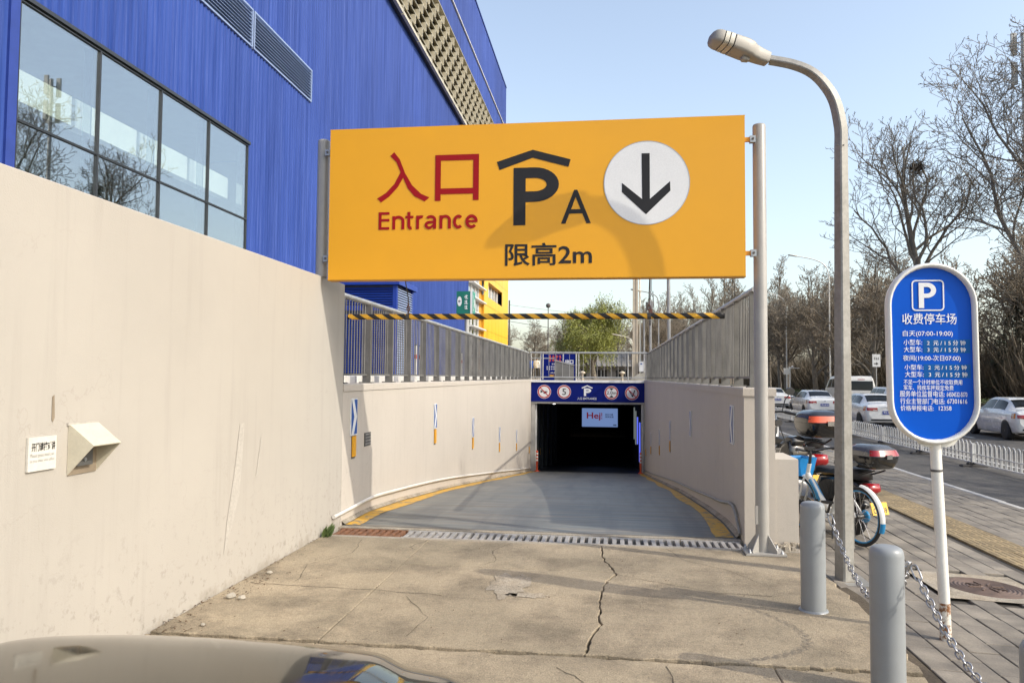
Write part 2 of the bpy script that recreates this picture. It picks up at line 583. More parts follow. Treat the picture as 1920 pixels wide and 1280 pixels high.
def copy_tree(o, parent=None):
    c = o.copy()
    COL.objects.link(c)
    c.parent = parent
    for ch in o.children:
        copy_tree(ch, c)
    return c

# flat frames: point(u, v, d)
class Frame:
    def __init__(s, o, u, v):
        s.o, s.u, s.v = Vector(o), Vector(u), Vector(v)
        s.n = s.u.cross(s.v).normalized()
    def p(s, a, b, d=0.0):
        return s.o + s.u * a + s.v * b + s.n * d

def face_frame(y):          # a face looking towards -Y; u = x, v = z
    return Frame((0, y, 0), (1, 0, 0), (0, 0, 1))

def text(body, box, fr, d, m, name, parent, bold=0.0):
    cu = bpy.data.curves.new("t", 'FONT')
    cu.body = body
    cu.resolution_u = 3
    cu.offset = bold
    o = bpy.data.objects.new("t", cu)
    me = bpy.data.meshes.new_from_object(o)
    xs = [v.co.x for v in me.vertices]; ys = [v.co.y for v in me.vertices]
    a0, a1, b0, b1 = min(xs), max(xs), min(ys), max(ys)
    for v in me.vertices:
        uu = box[0] + (v.co.x - a0) / max(a1 - a0, 1e-6) * (box[1] - box[0])
        vv = box[2] + (v.co.y - b0) / max(b1 - b0, 1e-6) * (box[3] - box[2])
        v.co = fr.p(uu, vv, d)
    me.materials.clear()
    me.materials.append(MATS[m])
    for pl in me.polygons:
        pl.material_index = 0
    me.name = name
    bpy.data.objects.remove(o)
    bpy.data.curves.remove(cu)
    return link(name, me, parent)

def flat(pts, fr, d, m, name, parent):
    mb = MB()
    mb.poly([fr.p(a, b, d) for a, b in pts])
    return mb.build(name, m, parent)

def letter_p(box, st, fr, d, m, name, parent, n=16):
    """a plain bold capital P: stem and bowl"""
    a0, a1, b0, b1 = box
    h = (b1 - b0)
    bb = b1 - h * .60                       # foot of the bowl
    cy, ry = (b1 + bb) / 2, (b1 - bb) / 2
    sx = a0 + (a1 - a0) * .46               # where the bowl turns
    rx = a1 - sx
    k = st * .88
    mbq = MB()
    def add(pts):
        mbq.poly([fr.p(x_, y_, d) for x_, y_ in pts])
    add([(a0, b0), (a0 + st, b0), (a0 + st, b1), (a0, b1)])
    add([(a0 + st, b1 - k), (sx, b1 - k), (sx, b1), (a0 + st, b1)])
    add([(a0 + st, bb), (sx, bb), (sx, bb + k), (a0 + st, bb + k)])
    out = [(sx + rx * math.sin(math.pi * i / n), cy + ry * math.cos(math.pi * i / n)) for i in range(n + 1)]
    inn = [(sx + (rx - st) * math.sin(math.pi * i / n), cy + (ry - k) * math.cos(math.pi * i / n)) for i in range(n + 1)]
    for i in range(n):
        add([out[i], inn[i], inn[i + 1], out[i + 1]])
    return mbq.build(name, m, parent)

def stroke_word(glyphs, fr, d, m, name, parent):
    """plain sans lettering from bars and ring arcs"""
    mbq = MB()
    step = [0]
    def quad(pts, dd=None):
        if dd is None:
            step[0] += 1
            dd = d + .00012 * step[0]
        mbq.poly([fr.p(a, b, dd) for a, b in pts])
    def bar(x0, x1, y0, y1):
        quad([(x0, y0), (x1, y0), (x1, y1), (x0, y1)])
    def arc(cx, cy, rx, ry, w, a0, a1, n=14):
        step[0] += 1
        dd = d + .00012 * step[0]
        for i in range(n):
            t0, t1 = R(lerp_(a0, a1, i / n)), R(lerp_(a0, a1, (i + 1) / n))
            quad([(cx + rx * math.cos(t0), cy + ry * math.sin(t0)), (cx + rx * math.cos(t1), cy + ry * math.sin(t1)),
                  (cx + (rx - w) * math.cos(t1), cy + (ry - w) * math.sin(t1)), (cx + (rx - w) * math.cos(t0), cy + (ry - w) * math.sin(t0))], dd)
    lerp_ = lambda a, b, t: a + (b - a) * t
    glyphs(bar, arc, quad)
    return mbq.build(name, m, parent)

def circ(cx, cy, rx, ry=None, n=36, a0=0, a1=2 * math.pi):
    ry = ry or rx
    return [(cx + rx * math.cos(a0 + (a1 - a0) * i / n), cy + ry * math.sin(a0 + (a1 - a0) * i / n)) for i in range(n)]

def ring(cx, cy, r0, r1, fr, d, m, name, parent, n=36):
    mb = MB()
    a = [fr.p(x, y, d) for x, y in circ(cx, cy, r0, n=n)]
    b = [fr.p(x, y, d) for x, y in circ(cx, cy, r1, n=n)]
    mb.add(a + b, [(i, n + i, n + (i + 1) % n, (i + 1) % n)[::-1] for i in range(n)])
    return mb.build(name, m, parent)

def lerp(a, b, t):
    return a + (b - a) * t

def interp(xs, ys, x):
    if x <= xs[0]: return ys[0]
    for i in range(len(xs) - 1):
        if x <= xs[i + 1]:
            return lerp(ys[i], ys[i + 1], (x - xs[i]) / (xs[i + 1] - xs[i]))
    return ys[-1]

def smooth_path(pts, k=4):
    pts = [Vector(p) for p in pts]
    out = []
    for i in range(len(pts) - 1):
        p0 = pts[max(i - 1, 0)]; p1 = pts[i]; p2 = pts[i + 1]; p3 = pts[min(i + 2, len(pts) - 1)]
        for j in range(k):
            t = j / k
            out.append(.5 * ((2 * p1) + (p2 - p0) * t + (2 * p0 - 5 * p1 + 4 * p2 - p3) * t * t + (3 * p1 - p0 - 3 * p2 + p3) * t ** 3))
    out.append(pts[-1])
    return out

# ------------------------------------------------------------------ levels of the place
XL, XR = -3.10, 1.45                  # inner faces of the ramp walls
WALL_TOP = 1.65
TERRACE = 1.58
RY = [8.0, 9.4, 11.0, 12.7, 15.0, 18.2, 23.0, 30.0, 31.5, 42.0, 64.0]
RZ = [0.0, -.005, -.12, -.27, -.48, -.81, -1.31, -2.03, -2.17, -3.15, -3.2]
def rampz(y):
    return interp(RY, RZ, y)
def walkz(x):
    return -.03 - .040 * max(0, x - 1.9)
ROAD = -.33
rnd = random.Random(7)

# ------------------------------------------------------------------ ground, driveway, ramp, pavement, road
g = MB()
for (x0, x1, y0, y1) in ((-900, -3.3, -600, 1500), (1.7, 900, -600, 1500), (-3.3, 1.7, -600, 7.9), (-3.3, 1.7, 64, 1500)):
    g.add([(x0, y0, -.46), (x1, y0, -.46), (x1, y1, -.46), (x0, y1, -.46)], [(0, 1, 2, 3)])
structure("ground", g, "verge_soil")

g = MB()
g.box(XL, 1.97, -6, 7.93, -.30, -.035)
drive = structure("driveway", g, "dirt_joint")

def jag(a, b, n, amp, seed):
    r_ = random.Random(seed)
    a, b = Vector(a), Vector(b)
    d = b - a
    nn = Vector((-d.y, d.x)).normalized()
    out = []
    for i in range(n + 1):
        t = i / n
        k = 0 if i in (0, n) else r_.uniform(-amp, amp)
        out.append(a + d * t + nn * k)
    return out
def slab(outline, top=0.0, drop=.09, ch=.006):
    """A poured slab: outline ccw, worn upper edge."""
    n = len(outline)
    c = sum(outline, Vector((0, 0))) / n
    vs, fs = [], []
    for p in outline: vs.append((p.x, p.y, top - drop))
    for p in outline: vs.append((p.x, p.y, top - ch))
    for i, p in enumerate(outline):
        pr, nx = outline[i - 1], outline[(i + 1) % n]
        t = (nx - pr)
        nn = Vector((-t.y, t.x))
        nn = nn.normalized() * ch if nn.length > 1e-9 else Vector((0, 0))
        q = p + nn
        vs.append((q.x, q.y, top))
    for k in (0, n):
        for i in range(n):
            j = (i + 1) % n
            fs.append((k + i, k + j, k + n + j, k + n + i))
    fs.append(tuple(range(2 * n, 3 * n)))
    return MB().add(vs, fs)

# the crack that splits the near right-hand slabs, as one polyline along Y
CR = [(-.06, 7.92), (-.055, 7.6), (-.03, 7.3), (.03, 7.05), (.075, 6.83), (0.0, 6.6), (-.02, 6.47), (-.055, 6.2), (-.065, 6.0), (-.06, 5.7), (-.05, 5.43), (-.10, 5.2), (-.13, 5.0), (-.145, 4.83)]
def crack_line(seed):
    r_ = random.Random(seed)
    out = []
    for i in range(len(CR) - 1):
        for j in range(4):
            t = j / 4
            out.append(Vector((lerp(CR[i][0], CR[i + 1][0], t) + r_.uniform(-.011, .011), lerp(CR[i][1], CR[i + 1][1], t))))
    out.append(Vector(CR[-1]))
    return out
ck = crack_line(3)
gw = [(.004 + .010 * rnd.random() ** 2) for _ in ck]
crL = [p - Vector((w, 0)) for p, w in zip(ck, gw)]         # left lip, Y falling
crR = [p + Vector((w, 0)) for p, w in zip(ck, gw)]
def front(x0, x1, y, seed, amp=.013):
    return jag((x0, y), (x1, y), max(6, int((x1 - x0) / .07)), amp, seed)
def long_edge(x, y0, y1, seed, amp=.003):
    return jag((x, y0), (x, y1), 14, amp, seed)
pieces = []
# left strip
pieces.append(front(XL + .004, -1.904, 4.835, 1) + long_edge(-1.904, 4.835, 7.925, 2)[1:] + [Vector((XL + .004, 7.925))])
# middle, two pours, transverse joint at y 6.87
pieces.append(front(-1.897, crL[-1].x, 4.835, 4) + [p for p in crL[::-1][1:] if p.y < 6.862] + [Vector((0.05, 6.866)), Vector((-1.897, 6.866))])
pieces.append([Vector((-1.897, 6.872)), Vector((.06, 6.872))] + [p for p in crL[::-1] if p.y > 6.885] + [Vector((-1.897, 7.925))])
# right
pieces.append([Vector((crR[-1].x, 4.835))] + front(crR[-1].x, 1.875, 4.835, 6, .02)[1:] + jag((1.875, 4.835), (1.935, 5.9), 10, .02, 8)[1:] + jag((1.935, 5.9), (1.93, 7.5), 14, .022, 9)[1:] + [Vector((1.93, 7.925))] + crR[:-1])
# the pour towards the road
pieces.append(front(XL + .004, -1.904, -5.9, 10) + [Vector((-1.904, 4.775))] + front(XL + .004, -1.904, 4.775, 11)[::-1][1:])
pieces.append(front(-1.897, 1.0, -5.9, 12) + [Vector((1.0, 4.775))] + front(-1.897, 1.0, 4.775, 13, .018)[::-1][1:])
pieces.append([Vector((1.006, -5.9)), Vector((1.84, -5.9))] + jag((1.84, -5.9), (1.86, 4.77), 90, .02, 14)[1:] + front(1.006, 1.86, 4.775, 15, .018)[::-1][1:])
for pc in pieces:
    slab(pc).build("slab", "driveway_concrete", drive)
# pale patched spot and grit
pt = MB()
r_ = random.Random(5)
for (cx, cy, rx, ry) in ((-.83, 6.30, .17, .34), (-.62, 6.04, .16, .07)):
    pts = []
    for i in range(26):
        a = 2 * math.pi * i / 26
        k = 1 + r_.uniform(-.3, .3)
        pts.append((cx + rx * k * math.cos(a), cy + ry * k * math.sin(a), .004))
    pt.poly(pts)
pt.build("mortar_patch", "slab_concrete", drive)
# thin secondary cracks, open grooves filled with dirt
def hair(path, w, seed, name="crack"):
    r2 = random.Random(seed)
    mb = MB()
    L_, R_ = [], []
    fine = []
    for i in range(len(path) - 1):
        for j in range(6):
            t = j / 6
            fine.append(Vector((lerp(path[i][0], path[i + 1][0], t), lerp(path[i][1], path[i + 1][1], t))) + Vector((r2.uniform(-.012, .012), r2.uniform(-.012, .012))))
    for i, p in enumerate(fine):
        d = fine[min(i + 1, len(fine) - 1)] - fine[max(0, i - 1)]
        nn = Vector((-d.y, d.x)).normalized() * w * r2.uniform(.3, 1)
        L_.append((p.x + nn.x, p.y + nn.y, .003)); R_.append((p.x - nn.x, p.y - nn.y, .003))
    k = len(L_)
    mb.add(L_ + R_, [(i, k + i, k + i + 1, i + 1) for i in range(k - 1)])
    return mb.build(name, "dirt_joint", drive)
hair([(-1.9, 7.9), (-2.02, 7.55), (-1.92, 7.45)], .005, 1)
hair([(-3.0, 6.05), (-2.36, 6.02), (-1.91, 6.01), (-1.2, 5.93)], .004, 2)
hair([(.08, 6.8), (.5, 6.55), (.9, 6.35), (1.4, 6.3)], .004, 3)
hair([(-.3, 4.6), (-.1, 4.35), (-.05, 3.9)], .004, 4)
hair([(-1.0, 7.9), (-1.15, 7.5), (-1.05, 7.1), (-1.2, 6.9)], .003, 6)
hair([(.6, 7.9), (.75, 7.4), (1.1, 7.1), (1.3, 6.7)], .003, 7)
hair([(-2.6, 7.8), (-2.5, 7.2), (-2.75, 6.7), (-2.6, 6.05)], .003, 8)
hair([(-1.6, 5.9), (-1.3, 5.4), (-1.35, 4.9)], .003, 9)
hair([(.35, 4.7), (.42, 4.2), (.36, 3.6)], .005, 5)

# ramp
def strip(x0, x1, ys, dz, m, name, parent=None):
    mb = MB()
    vs = []
    for y in ys:
        vs += [(x0, y, rampz(y) + dz), (x1, y, rampz(y) + dz)]
    mb.add(vs, [(2 * i, 2 * i + 1, 2 * i + 3, 2 * i + 2) for i in range(len(ys) - 1)], 0, True)
    return mb.build(name, m, parent)
rys = [8.53 + i * .35 for i in range(63)]
rampo = tag(strip(XL, XR, [y for y in rys if y < 30.4], 0, "ramp_coating", "ramp"), kind="structure")
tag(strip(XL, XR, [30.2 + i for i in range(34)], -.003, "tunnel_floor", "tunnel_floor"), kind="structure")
def wavy_stripe(xa, xb, name, seed, side):
    r2 = random.Random(seed)
    mb = MB()
    vs = []
    ys = [8.56 + i * .12 for i in range(180)]
    for y in ys:
        w = .035 * math.sin(y * 1.3) + r2.uniform(-.006, .006)
        a, b_ = (xa, xb + w) if side < 0 else (xa + w, xb)
        vs += [(a, y, rampz(y) + .004), (b_, y, rampz(y) + .004)]
    mb.add(vs, [(2 * i, 2 * i + 1, 2 * i + 3, 2 * i + 2) for i in range(len(ys) - 1)])
    return mb.build(name, "stripe_yellow", rampo)
wavy_stripe(-3.06, -2.85, "edge_stripe", 1, -1)
wavy_stripe(1.21, 1.38, "edge_stripe", 2, 1)

# low grit edge along both walls (haunch)
for x0, x1, s in ((XL, XL + .045, 1), (XR - .05, XR, -1)):
    mb = MB(); vs = []
    for y in rys:
        z = rampz(y)
        vs += [(x0, y, z + (.05 if s > 0 else .012)), (x1, y, z + (.012 if s > 0 else .05))]
    mb.add(vs, [(2 * i, 2 * i + 1, 2 * i + 3, 2 * i + 2) for i in range(len(rys) - 1)])
    mb.build("haunch", "slab_concrete", rampo)

# pavement of grey pavers with a yellow tactile strip
sx0, sx1 = 1.80, 6.22
mb = MB()
mb.add([(sx0, -5, walkz(sx0) - .02), (sx1, -5, walkz(sx1) - .02), (sx1, 62, walkz(sx1) - .02), (sx0, 62, walkz(sx0) - .02)], [(0, 1, 2, 3)])
walk = structure("pavement", mb, "paver_bed")
TX0, TX1 = 4.10, 4.70
def free_of(x, y):
    if 2.86 < x < 3.72 and 6.74 < y < 7.66: return False       # manhole frame
    if x < 2.02 and y < 8.1: return False
    if x < 2.06 and y > 8.1: return False
    return True
PW, PL, GAP = .20, .40, .008
cells = []
ix = 0
x = 1.98
while x < sx1 - .05:
    if x + PW > TX0 and x < TX1:
        x = TX1 + .004
        continue
    y = -1.0 + (ix % 2) * PL / 2
    while y < 44:
        if free_of(x + PW / 2, y + PL / 2) and y + PL > x * 1.55 - 2.5:
            cells.append((x, y))
        y += PL
    x += PW
    ix += 1
cells.sort(key=lambda c: c[0] ** 2 + c[1] ** 2 + (0 if c[1] > c[0] * 1.9 - .2 else 400))
pm = MB().cbox(GAP / 2, PW - GAP / 2, GAP / 2, PL - GAP / 2, -.05, 0, .005).mesh("paver", "paver")
tilt = math.atan(.040)
for (px, py) in cells[:300]:
    link("paver", pm, walk, (px, py, walkz(px) + rnd.uniform(-.0035, .0035)), (rnd.uniform(-.006, .006), tilt + rnd.uniform(-.01, .01), 0))
far = MB()
for (px, py) in cells[300:]:
    dz = rnd.uniform(-.003, .003)
    za, zb = walkz(px) + dz, walkz(px + PW) + dz
    x0, x1, y0, y1 = px + GAP / 2, px + PW - GAP / 2, py + GAP / 2, py + PL - GAP / 2
    far.add([(x0, y0, za), (x1, y0, zb), (x1, y1, zb), (x0, y1, za), (x0, y0, za - .018), (x1, y0, zb - .018), (x1, y1, zb - .018), (x0, y1, za - .018)],
            [(0, 1, 2, 3), (4, 5, 1, 0), (5, 6, 2, 1), (6, 7, 3, 2), (7, 4, 0, 3)])
tag(far.build("pavers", "paver", walk), kind="stuff")
# tactile tiles: .3 x .3 with four long ridges
tm = MB().cbox(.004, .296, .004, .296, -.05, 0, .004)
for k in range(4):
    cx = .048 + k * .068
    tm.add([(cx - .014, .02, 0), (cx + .014, .02, 0), (cx + .014, .28, 0), (cx - .014, .28, 0), (cx - .008, .026, .005), (cx + .008, .026, .005), (cx + .008, .274, .005), (cx - .008, .274, .005)],
           [(4, 5, 6, 7), (0, 1, 5, 4), (1, 2, 6, 5), (2, 3, 7, 6), (3, 0, 4, 7)])
tm = tm.mesh("tactile_tile", "tactile_yellow")
for i in range(130):
    for cx in (TX0, TX0 + .3):
        y = 5.6 + i * .3
        link("tactile_tile", tm, walk, (cx, y, walkz(cx) + .004 + rnd.uniform(-.002, .002)), (0, tilt + rnd.uniform(-.006, .006), 0))
# manhole in its concrete frame
mx, my, mz = 3.33, 7.20, walkz(3.33)
fr_ = MB()
n = 40
outer, inner = [], []
for i in range(n):
    a = 2 * math.pi * i / n
    c_, s_ = math.cos(a), math.sin(a)
    k = 1 / max(abs(c_), abs(s_))
    outer.append((mx - .05 + .46 * c_ * k, my + .46 * s_ * k)); inner.append((mx + .335 * c_, my + .335 * s_))
fr_.add([(a, b_, walkz(a) + .004) for a, b_ in outer] + [(a, b_, walkz(a) + .004) for a, b_ in inner], [(i, (i + 1) % n, n + (i + 1) % n, n + i) for i in range(n)])
fr_.build("manhole_frame", "slab_concrete", walk)
mh = thing("manhole_cover", "round rusty iron manhole cover with ring pattern set in pale concrete", "manhole", (mx, my, mz - .002))
prof = [(.33, -.03), (.33, .004)]
for k in range(9):
    r0 = .32 - k * .033
    prof += [(r0, .004), (r0 - .004, .010), (r0 - .016, .010), (r0 - .02, .004)]
prof += [(.012, .004)]
dsk = MB().lathe(prof, 48).build("disc", "manhole_iron", mh)
dsk.rotation_euler = (0, tilt, 0)
bo = MB()
for k in range(8):
    a = k * math.pi / 4 + .2
    bo.bar((math.cos(a) * .05, math.sin(a) * .05, .012), (math.cos(a) * .16, math.sin(a) * .16, .012), .014, .012)
bo = bo.build("raised_bars", "manhole_iron", mh); bo.rotation_euler = (0, tilt, 0)
sm_ = thing("small_valve_cover", "small round iron valve cover in the grey pavers", "valve cover", (2.98, 5.55, walkz(2.98)))
MB().lathe([(.075, -.02), (.075, .006), (.06, .006), (.055, .002), (.04, .002), (.035, .007), (.01, .007)], 24).build("disc", "manhole_iron", sm_)

# kerb stones and road
mb = MB(); mb.box(6.22, 6.36, -5, 130, -.42, -.235)
kerb = structure("kerb", mb, "dark_gap")
km = MB().cbox(0, .12, .004, .996, -.18, 0, .012).mesh("kerb_stone", "kerb_stone")
for i in range(80):
    link("kerb_stone", km, kerb, (6.23, 4 + i, -.196 + rnd.uniform(-.004, .004)))
mb = MB(); mb.box(6.36, 16.3, -20, 330, -.45, ROAD)
road = structure("road", mb, "asphalt")
lm = MB()
for y in range(2, 150, 1):
    if True:
        lm.add([(9.62, y, ROAD + .004), (9.74, y, ROAD + .004), (9.74, y + 1, ROAD + .004), (9.62, y + 1, ROAD + .004)], [(0, 1, 2, 3)])
lm.build("solid_line", "white_line", road)
dm = MB().add([(0, 0, 0), (.14, 0, 0), (.14, 3, 0), (0, 3, 0)], [(0, 1, 2, 3)]).mesh("lane_dash", "white_line")
for i in range(14):
    link("lane_dash", dm, road, (13.05, 8 + i * 7, ROAD + .004))
mb = MB(); mb.box(16.3, 16.5, -20, 330, -.45, -.18)
far_kerb = structure("far_kerb", mb, "kerb_stone")
mb = MB(); mb.add([(16.5, -60, -.2), (300, -60, -.2), (300, 400, .6), (16.5, 400, -.2)], [(0, 1, 2, 3)])
structure("verge", mb, "verge_soil")
mb = MB()
mb.add([(-90, -6, TERRACE), (-3.36, -6, TERRACE), (-3.36, 30.9, TERRACE), (-90, 30.9, TERRACE)], [(0, 1, 2, 3)])
mb.add([(-90, 30.9, TERRACE), (1.75, 30.9, TERRACE), (1.75, 180, TERRACE), (-90, 180, TERRACE)], [(0, 1, 2, 3)])
mb.add([(1.75, 46, TERRACE), (5.5, 60, TERRACE), (5.5, 180, TERRACE), (1.75, 180, TERRACE)], [(0, 1, 2, 3)])
mb.add([(1.75, 30.9, -.46), (1.75, 46, -.46), (1.75, 46, TERRACE), (1.75, 30.9, TERRACE)], [(0, 1, 2, 3)])
mb.add([(1.75, 46, -.46), (5.5, 60, -.46), (5.5, 60, TERRACE), (1.75, 46, TERRACE)], [(0, 1, 2, 3)])
structure("terrace", mb, "terrace_paving")

# tunnel beyond the entrance
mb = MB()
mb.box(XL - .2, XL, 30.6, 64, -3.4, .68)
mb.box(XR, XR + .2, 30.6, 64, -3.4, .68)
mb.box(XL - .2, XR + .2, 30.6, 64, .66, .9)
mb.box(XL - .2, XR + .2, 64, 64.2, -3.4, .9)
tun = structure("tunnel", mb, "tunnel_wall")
for i, y in enumerate((32.5, 34.6, 37, 40, 43.5)):
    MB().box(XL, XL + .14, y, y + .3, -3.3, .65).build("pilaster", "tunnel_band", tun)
MB().lathe([(.05, -.05), (.06, 0)], 12, (-2.25, 31.6, .66)).build("ceiling_lamp", "ceiling_lamp", tun)
for y, x in ((32.0, 0), (34.5, 0), (37.2, 0), (40, 0)):
    MB().box(XL + .001, XL + .02, y, y + .12, rampz(y) + .62, rampz(y) + .92).build("reflector", "reflector_yellow", tun)
for y, h0, h1, m_ in ((34.0, .1, 1.85, "light_tube_blue"), (36.6, .9, 2.2, "light_tube_blue"), (38.8, .9, 2.6, "light_tube_pale"), (41.0, 1.2, 2.9, "light_tube_pale")):
    MB().box(XR - .06, XR - .002, y, y + .10, rampz(y) + h0 + .3, rampz(y) + h1 + .3).build("light_tube", m_, tun)

ORD = ["first", "second", "third", "fourth", "fifth", "sixth", "seventh", "eighth", "ninth", "tenth", "eleventh", "twelfth", "thirteenth", "fourteenth", "fifteenth", "sixteenth", "seventeenth", "eighteenth", "nineteenth", "twentieth"]
def ordinal(i):
    return ORD[i]

# ------------------------------------------------------------------ retaining walls
bw = thing("retaining_wall", "tall cream plastered retaining wall beside the driveway", "wall", (XL, 2, 0))
mb = MB(); mb.cbox(XL - .26, XL, -4.0, 8.50, -.10, 2.83, .008)
w_ = mb.build("wall_body", "wall_cream", None); w_.parent = bw; w_.location = (-XL, -2, 0)
# chipped slot and two pale re-plastered streaks on its face
def on_left(u0, u1, v0, v1, name, m, par, d=.004):
    q = MB().box(XL + .0, XL + d, u0, u1, v0, v1).build(name, m, par)
    q.location = -par.location
    return q
def wall_streak(pts, name, m):
    mbq = MB()
    mbq.poly([(XL + .0035, y, z) for y, z in pts])
    q = mbq.build(name, m, bw); q.location = -bw.location
wall_streak([(6.02, 1.33), (6.10, 1.34), (6.075, 1.05), (6.04, .75), (5.93, .50), (5.80, .28), (5.84, .55), (5.94, .92)], "plaster_repair", "chipped_white")
wall_streak([(6.42, 1.2), (6.44, 1.2), (6.36, .85), (6.33, .85)], "plaster_repair", "chipped_white")
wall_streak([(3.845, 1.62), (3.86, 1.63), (3.868, 1.50), (3.855, 1.475), (3.845, 1.49)], "chipped_slot", "intercom_inside")

rl = thing("ramp_wall", "lit ramp wall carrying blue and white chevrons under the railing, towards the blue building", "wall", (XL, 9, 0))
mb = MB()
mb.box(XL - .26, XL, 8.503, 30.28, -3.4, WALL_TOP - .09)
q = mb.build("wall_body", "ramp_wall_paint", rl); q.location = -rl.location
mb = MB(); mb.cbox(XL - .28, XL + .012, 8.503, 30.55, WALL_TOP - .088, WALL_TOP, .01)
q = mb.build("coping", "ramp_wall_paint", rl); q.location = -rl.location

rr = thing("ramp_wall", "shaded grey ramp wall ending in a square pier beside the footpath", "wall", (XR, 9, 0))
mb = MB(); mb.box(XR, XR + .32, 8.30, 30.28, -3.4, WALL_TOP - .09)
q = mb.build("wall_body", "ramp_wall_paint", rr); q.location = -rr.location
mb = MB(); mb.cbox(XR - .012, XR + .335, 8.285, 30.55, WALL_TOP - .088, WALL_TOP, .01)
q = mb.build("coping", "ramp_wall_paint", rr); q.location = -rr.location
mb = MB(); mb.cbox(XR + .322, XR + .56, 8.315, 9.0, -.12, .90, .008)
q = mb.build("low_pier", "ramp_wall_paint", rr); q.location = -rr.location
# broken mortar at the foot of the pier
mb = MB()
r_ = random.Random(12)
for k in range(26):
    cx, cy = r_.uniform(1.5, 2.03), r_.uniform(8.02, 8.30)
    s_ = r_.uniform(.02, .07)
    pts = [(cx + s_ * math.cos(a) * r_.uniform(.7, 1.2), cy + s_ * math.sin(a) * r_.uniform(.7, 1.2)) for a in [i * math.pi / 3 for i in range(6)]]
    mb.add([(a, b_, -.03) for a, b_ in pts] + [(cx + (a - cx) * .6, cy + (b_ - cy) * .6, r_.uniform(.012, .04)) for a, b_ in pts],
           [(i, (i + 1) % 6, 6 + (i + 1) % 6, 6 + i) for i in range(6)] + [tuple(range(6, 12))])
tag(mb.build("mortar_rubble", "slab_concrete"), "broken mortar crumbs at the foot of the square pier", "rubble", None, "stuff")
mb = MB(); mb.box(1.46, 2.05, 7.935, 8.298, -.12, -.012)
structure("pier_footing", mb, "slab_concrete")

# conduits
def conduit(name, x, ys, dz, r, label, m):
    pth = smooth_path([(x, y, rampz(y) + dz(y)) for y in ys], 3)
    mbq = MB().tube(pth, r, 8)
    return tag(mbq.build(name, m), label, "pipe")
conduit("conduit", XL + .028, [8.2, 8.8, 9.6, 10.4, 12.6, 14.9, 18, 22, 26, 30.1], lambda y: interp([8.2, 9.2, 10.4, 14.9, 30], [.16, .16, .18, .19, .14], y) + .008 * math.sin(y * 2.1), .022, "pale conduit running along the foot of the lit ramp wall", "cable_white")
conduit("drain_hose", XR - .03, [8.42, 8.9, 9.8, 11, 13, 16, 20, 25, 30], lambda y: interp([8.42, 8.8, 9.6, 12, 30], [.06, .30, .24, .17, .14], y) + .01 * math.sin(y * 1.7), .018, "thin grey hose sagging along the foot of the shaded ramp wall", "lamp_pole")

# ------------------------------------------------------------------ railings
post_m = MB().box(-.055, .055, -.012, .012, .0, 1.06).mesh("post", "rail_steel")
plate_m = MB().box(-.09, .09, -.05, .05, 0, .016).mesh("base_plate", "rail_steel")
bal_m = MB().tube([(0, 0, .11), (0, 0, 1.06)], .0085, 6, False).mesh("baluster", "rail_steel")
def railing(label, x, y0, y1, group=None):
    t = thing("railing", label, "railing", (x, y0, WALL_TOP), 0, group)
    n = round((y1 - y0) / 1.05)
    st = (y1 - y0) / n
    MB().tube([(0, -.03, 1.085), (0, y1 - y0 + .03, 1.085)], .034, 10).build("top_rail", "rail_top", t)
    for i in range(n):
        MB().box(-.016, .016, i * st + .014, (i + 1) * st - .014, .098, .122).build("bottom_rail", "rail_steel", t)
        k = 9
        for j in range(1, k + 1):
            link("baluster", bal_m, t, (0, i * st + j * st / (k + 1), 0))
    for i in range(n + 1):
        p = link("post", post_m, t, (0, i * st, 0))
        link("base_plate", plate_m, p, (0, 0, 0))
    return t
railing("galvanised steel bar railing on the lit ramp wall, towards the blue building", -3.23, 8.72, 30.42)
railing("galvanised steel bar railing on the shaded ramp wall, beside the footpath", 1.61, 8.52, 30.42)
# railing across the top of the entrance
t = thing("railing", "thin pipe railing crossing above the blue garage entrance sign", "railing", (-3.2, 30.46, WALL_TOP))
MB().tube([(.04, 0, 1.09), (4.77, 0, 1.09)], .036, 8).build("top_rail", "rail_top", t)
MB().tube([(.04, 0, .10), (4.77, 0, .10)], .022, 6).build("bottom_rail", "rail_top", t)
MB().tube([(.04, 0, .86), (1.05, 0, .86)], .022, 6).build("middle_rail", "rail_top", t)
for x in (.08, .56, 2.02, 4.0, 4.72):
    MB().tube([(x, 0, 0), (x, 0, 1.08)], .026, 8).build("post", "rail_top", t)
tb = MB().tube([(0, 0, .1), (0, 0, 1.07)], .008, 5, False).mesh("baluster", "rail_top")
for k in range(16):
    link("baluster", tb, t, (.25 + k * .28, .003, 0))

# kerb blocks behind the left railing and the painted marker posts standing there
mb = MB().cbox(-.15, .15, 0, .78, 0, .17, .01).mesh("kerb_block", "flex_white")
for i in range(20):
    o = link("kerb_block", mb, None, (-3.62, 9.0 + i * 1.05, TERRACE))
    tag(o, "%s white kerb block from the cream wall, behind the railing" % ordinal(i), "kerb block", "white kerb blocks behind the railing")
def marker(x, y, n_):
    o = thing("marker_post", "white marker post with a red band, %s" % n_, "marker post", (x, y, TERRACE + .17), 0, "red banded marker posts behind the railing")
    MB().tube([(0, 0, 0), (0, 0, .58)], .027, 10).build("tube", "flex_white", o)
    MB().tube([(0, 0, .33), (0, 0, .41)], .029, 10, False).build("band", "flex_red", o)
    MB().tube([(0, 0, .58), (0, 0, .61)], [.029, .015], 10).build("cap", "black_plastic", o)
for x, y, s_ in ((-3.66, 14.0, "first of three from the cream wall"), (-3.66, 14.35, "middle of three together"), (-3.66, 14.7, "last of three from the cream wall"), (-3.66, 17.0, "standing alone next to the cluster"), (-3.66, 18.5, "standing alone towards the entrance")):
    marker(x, y, s_)

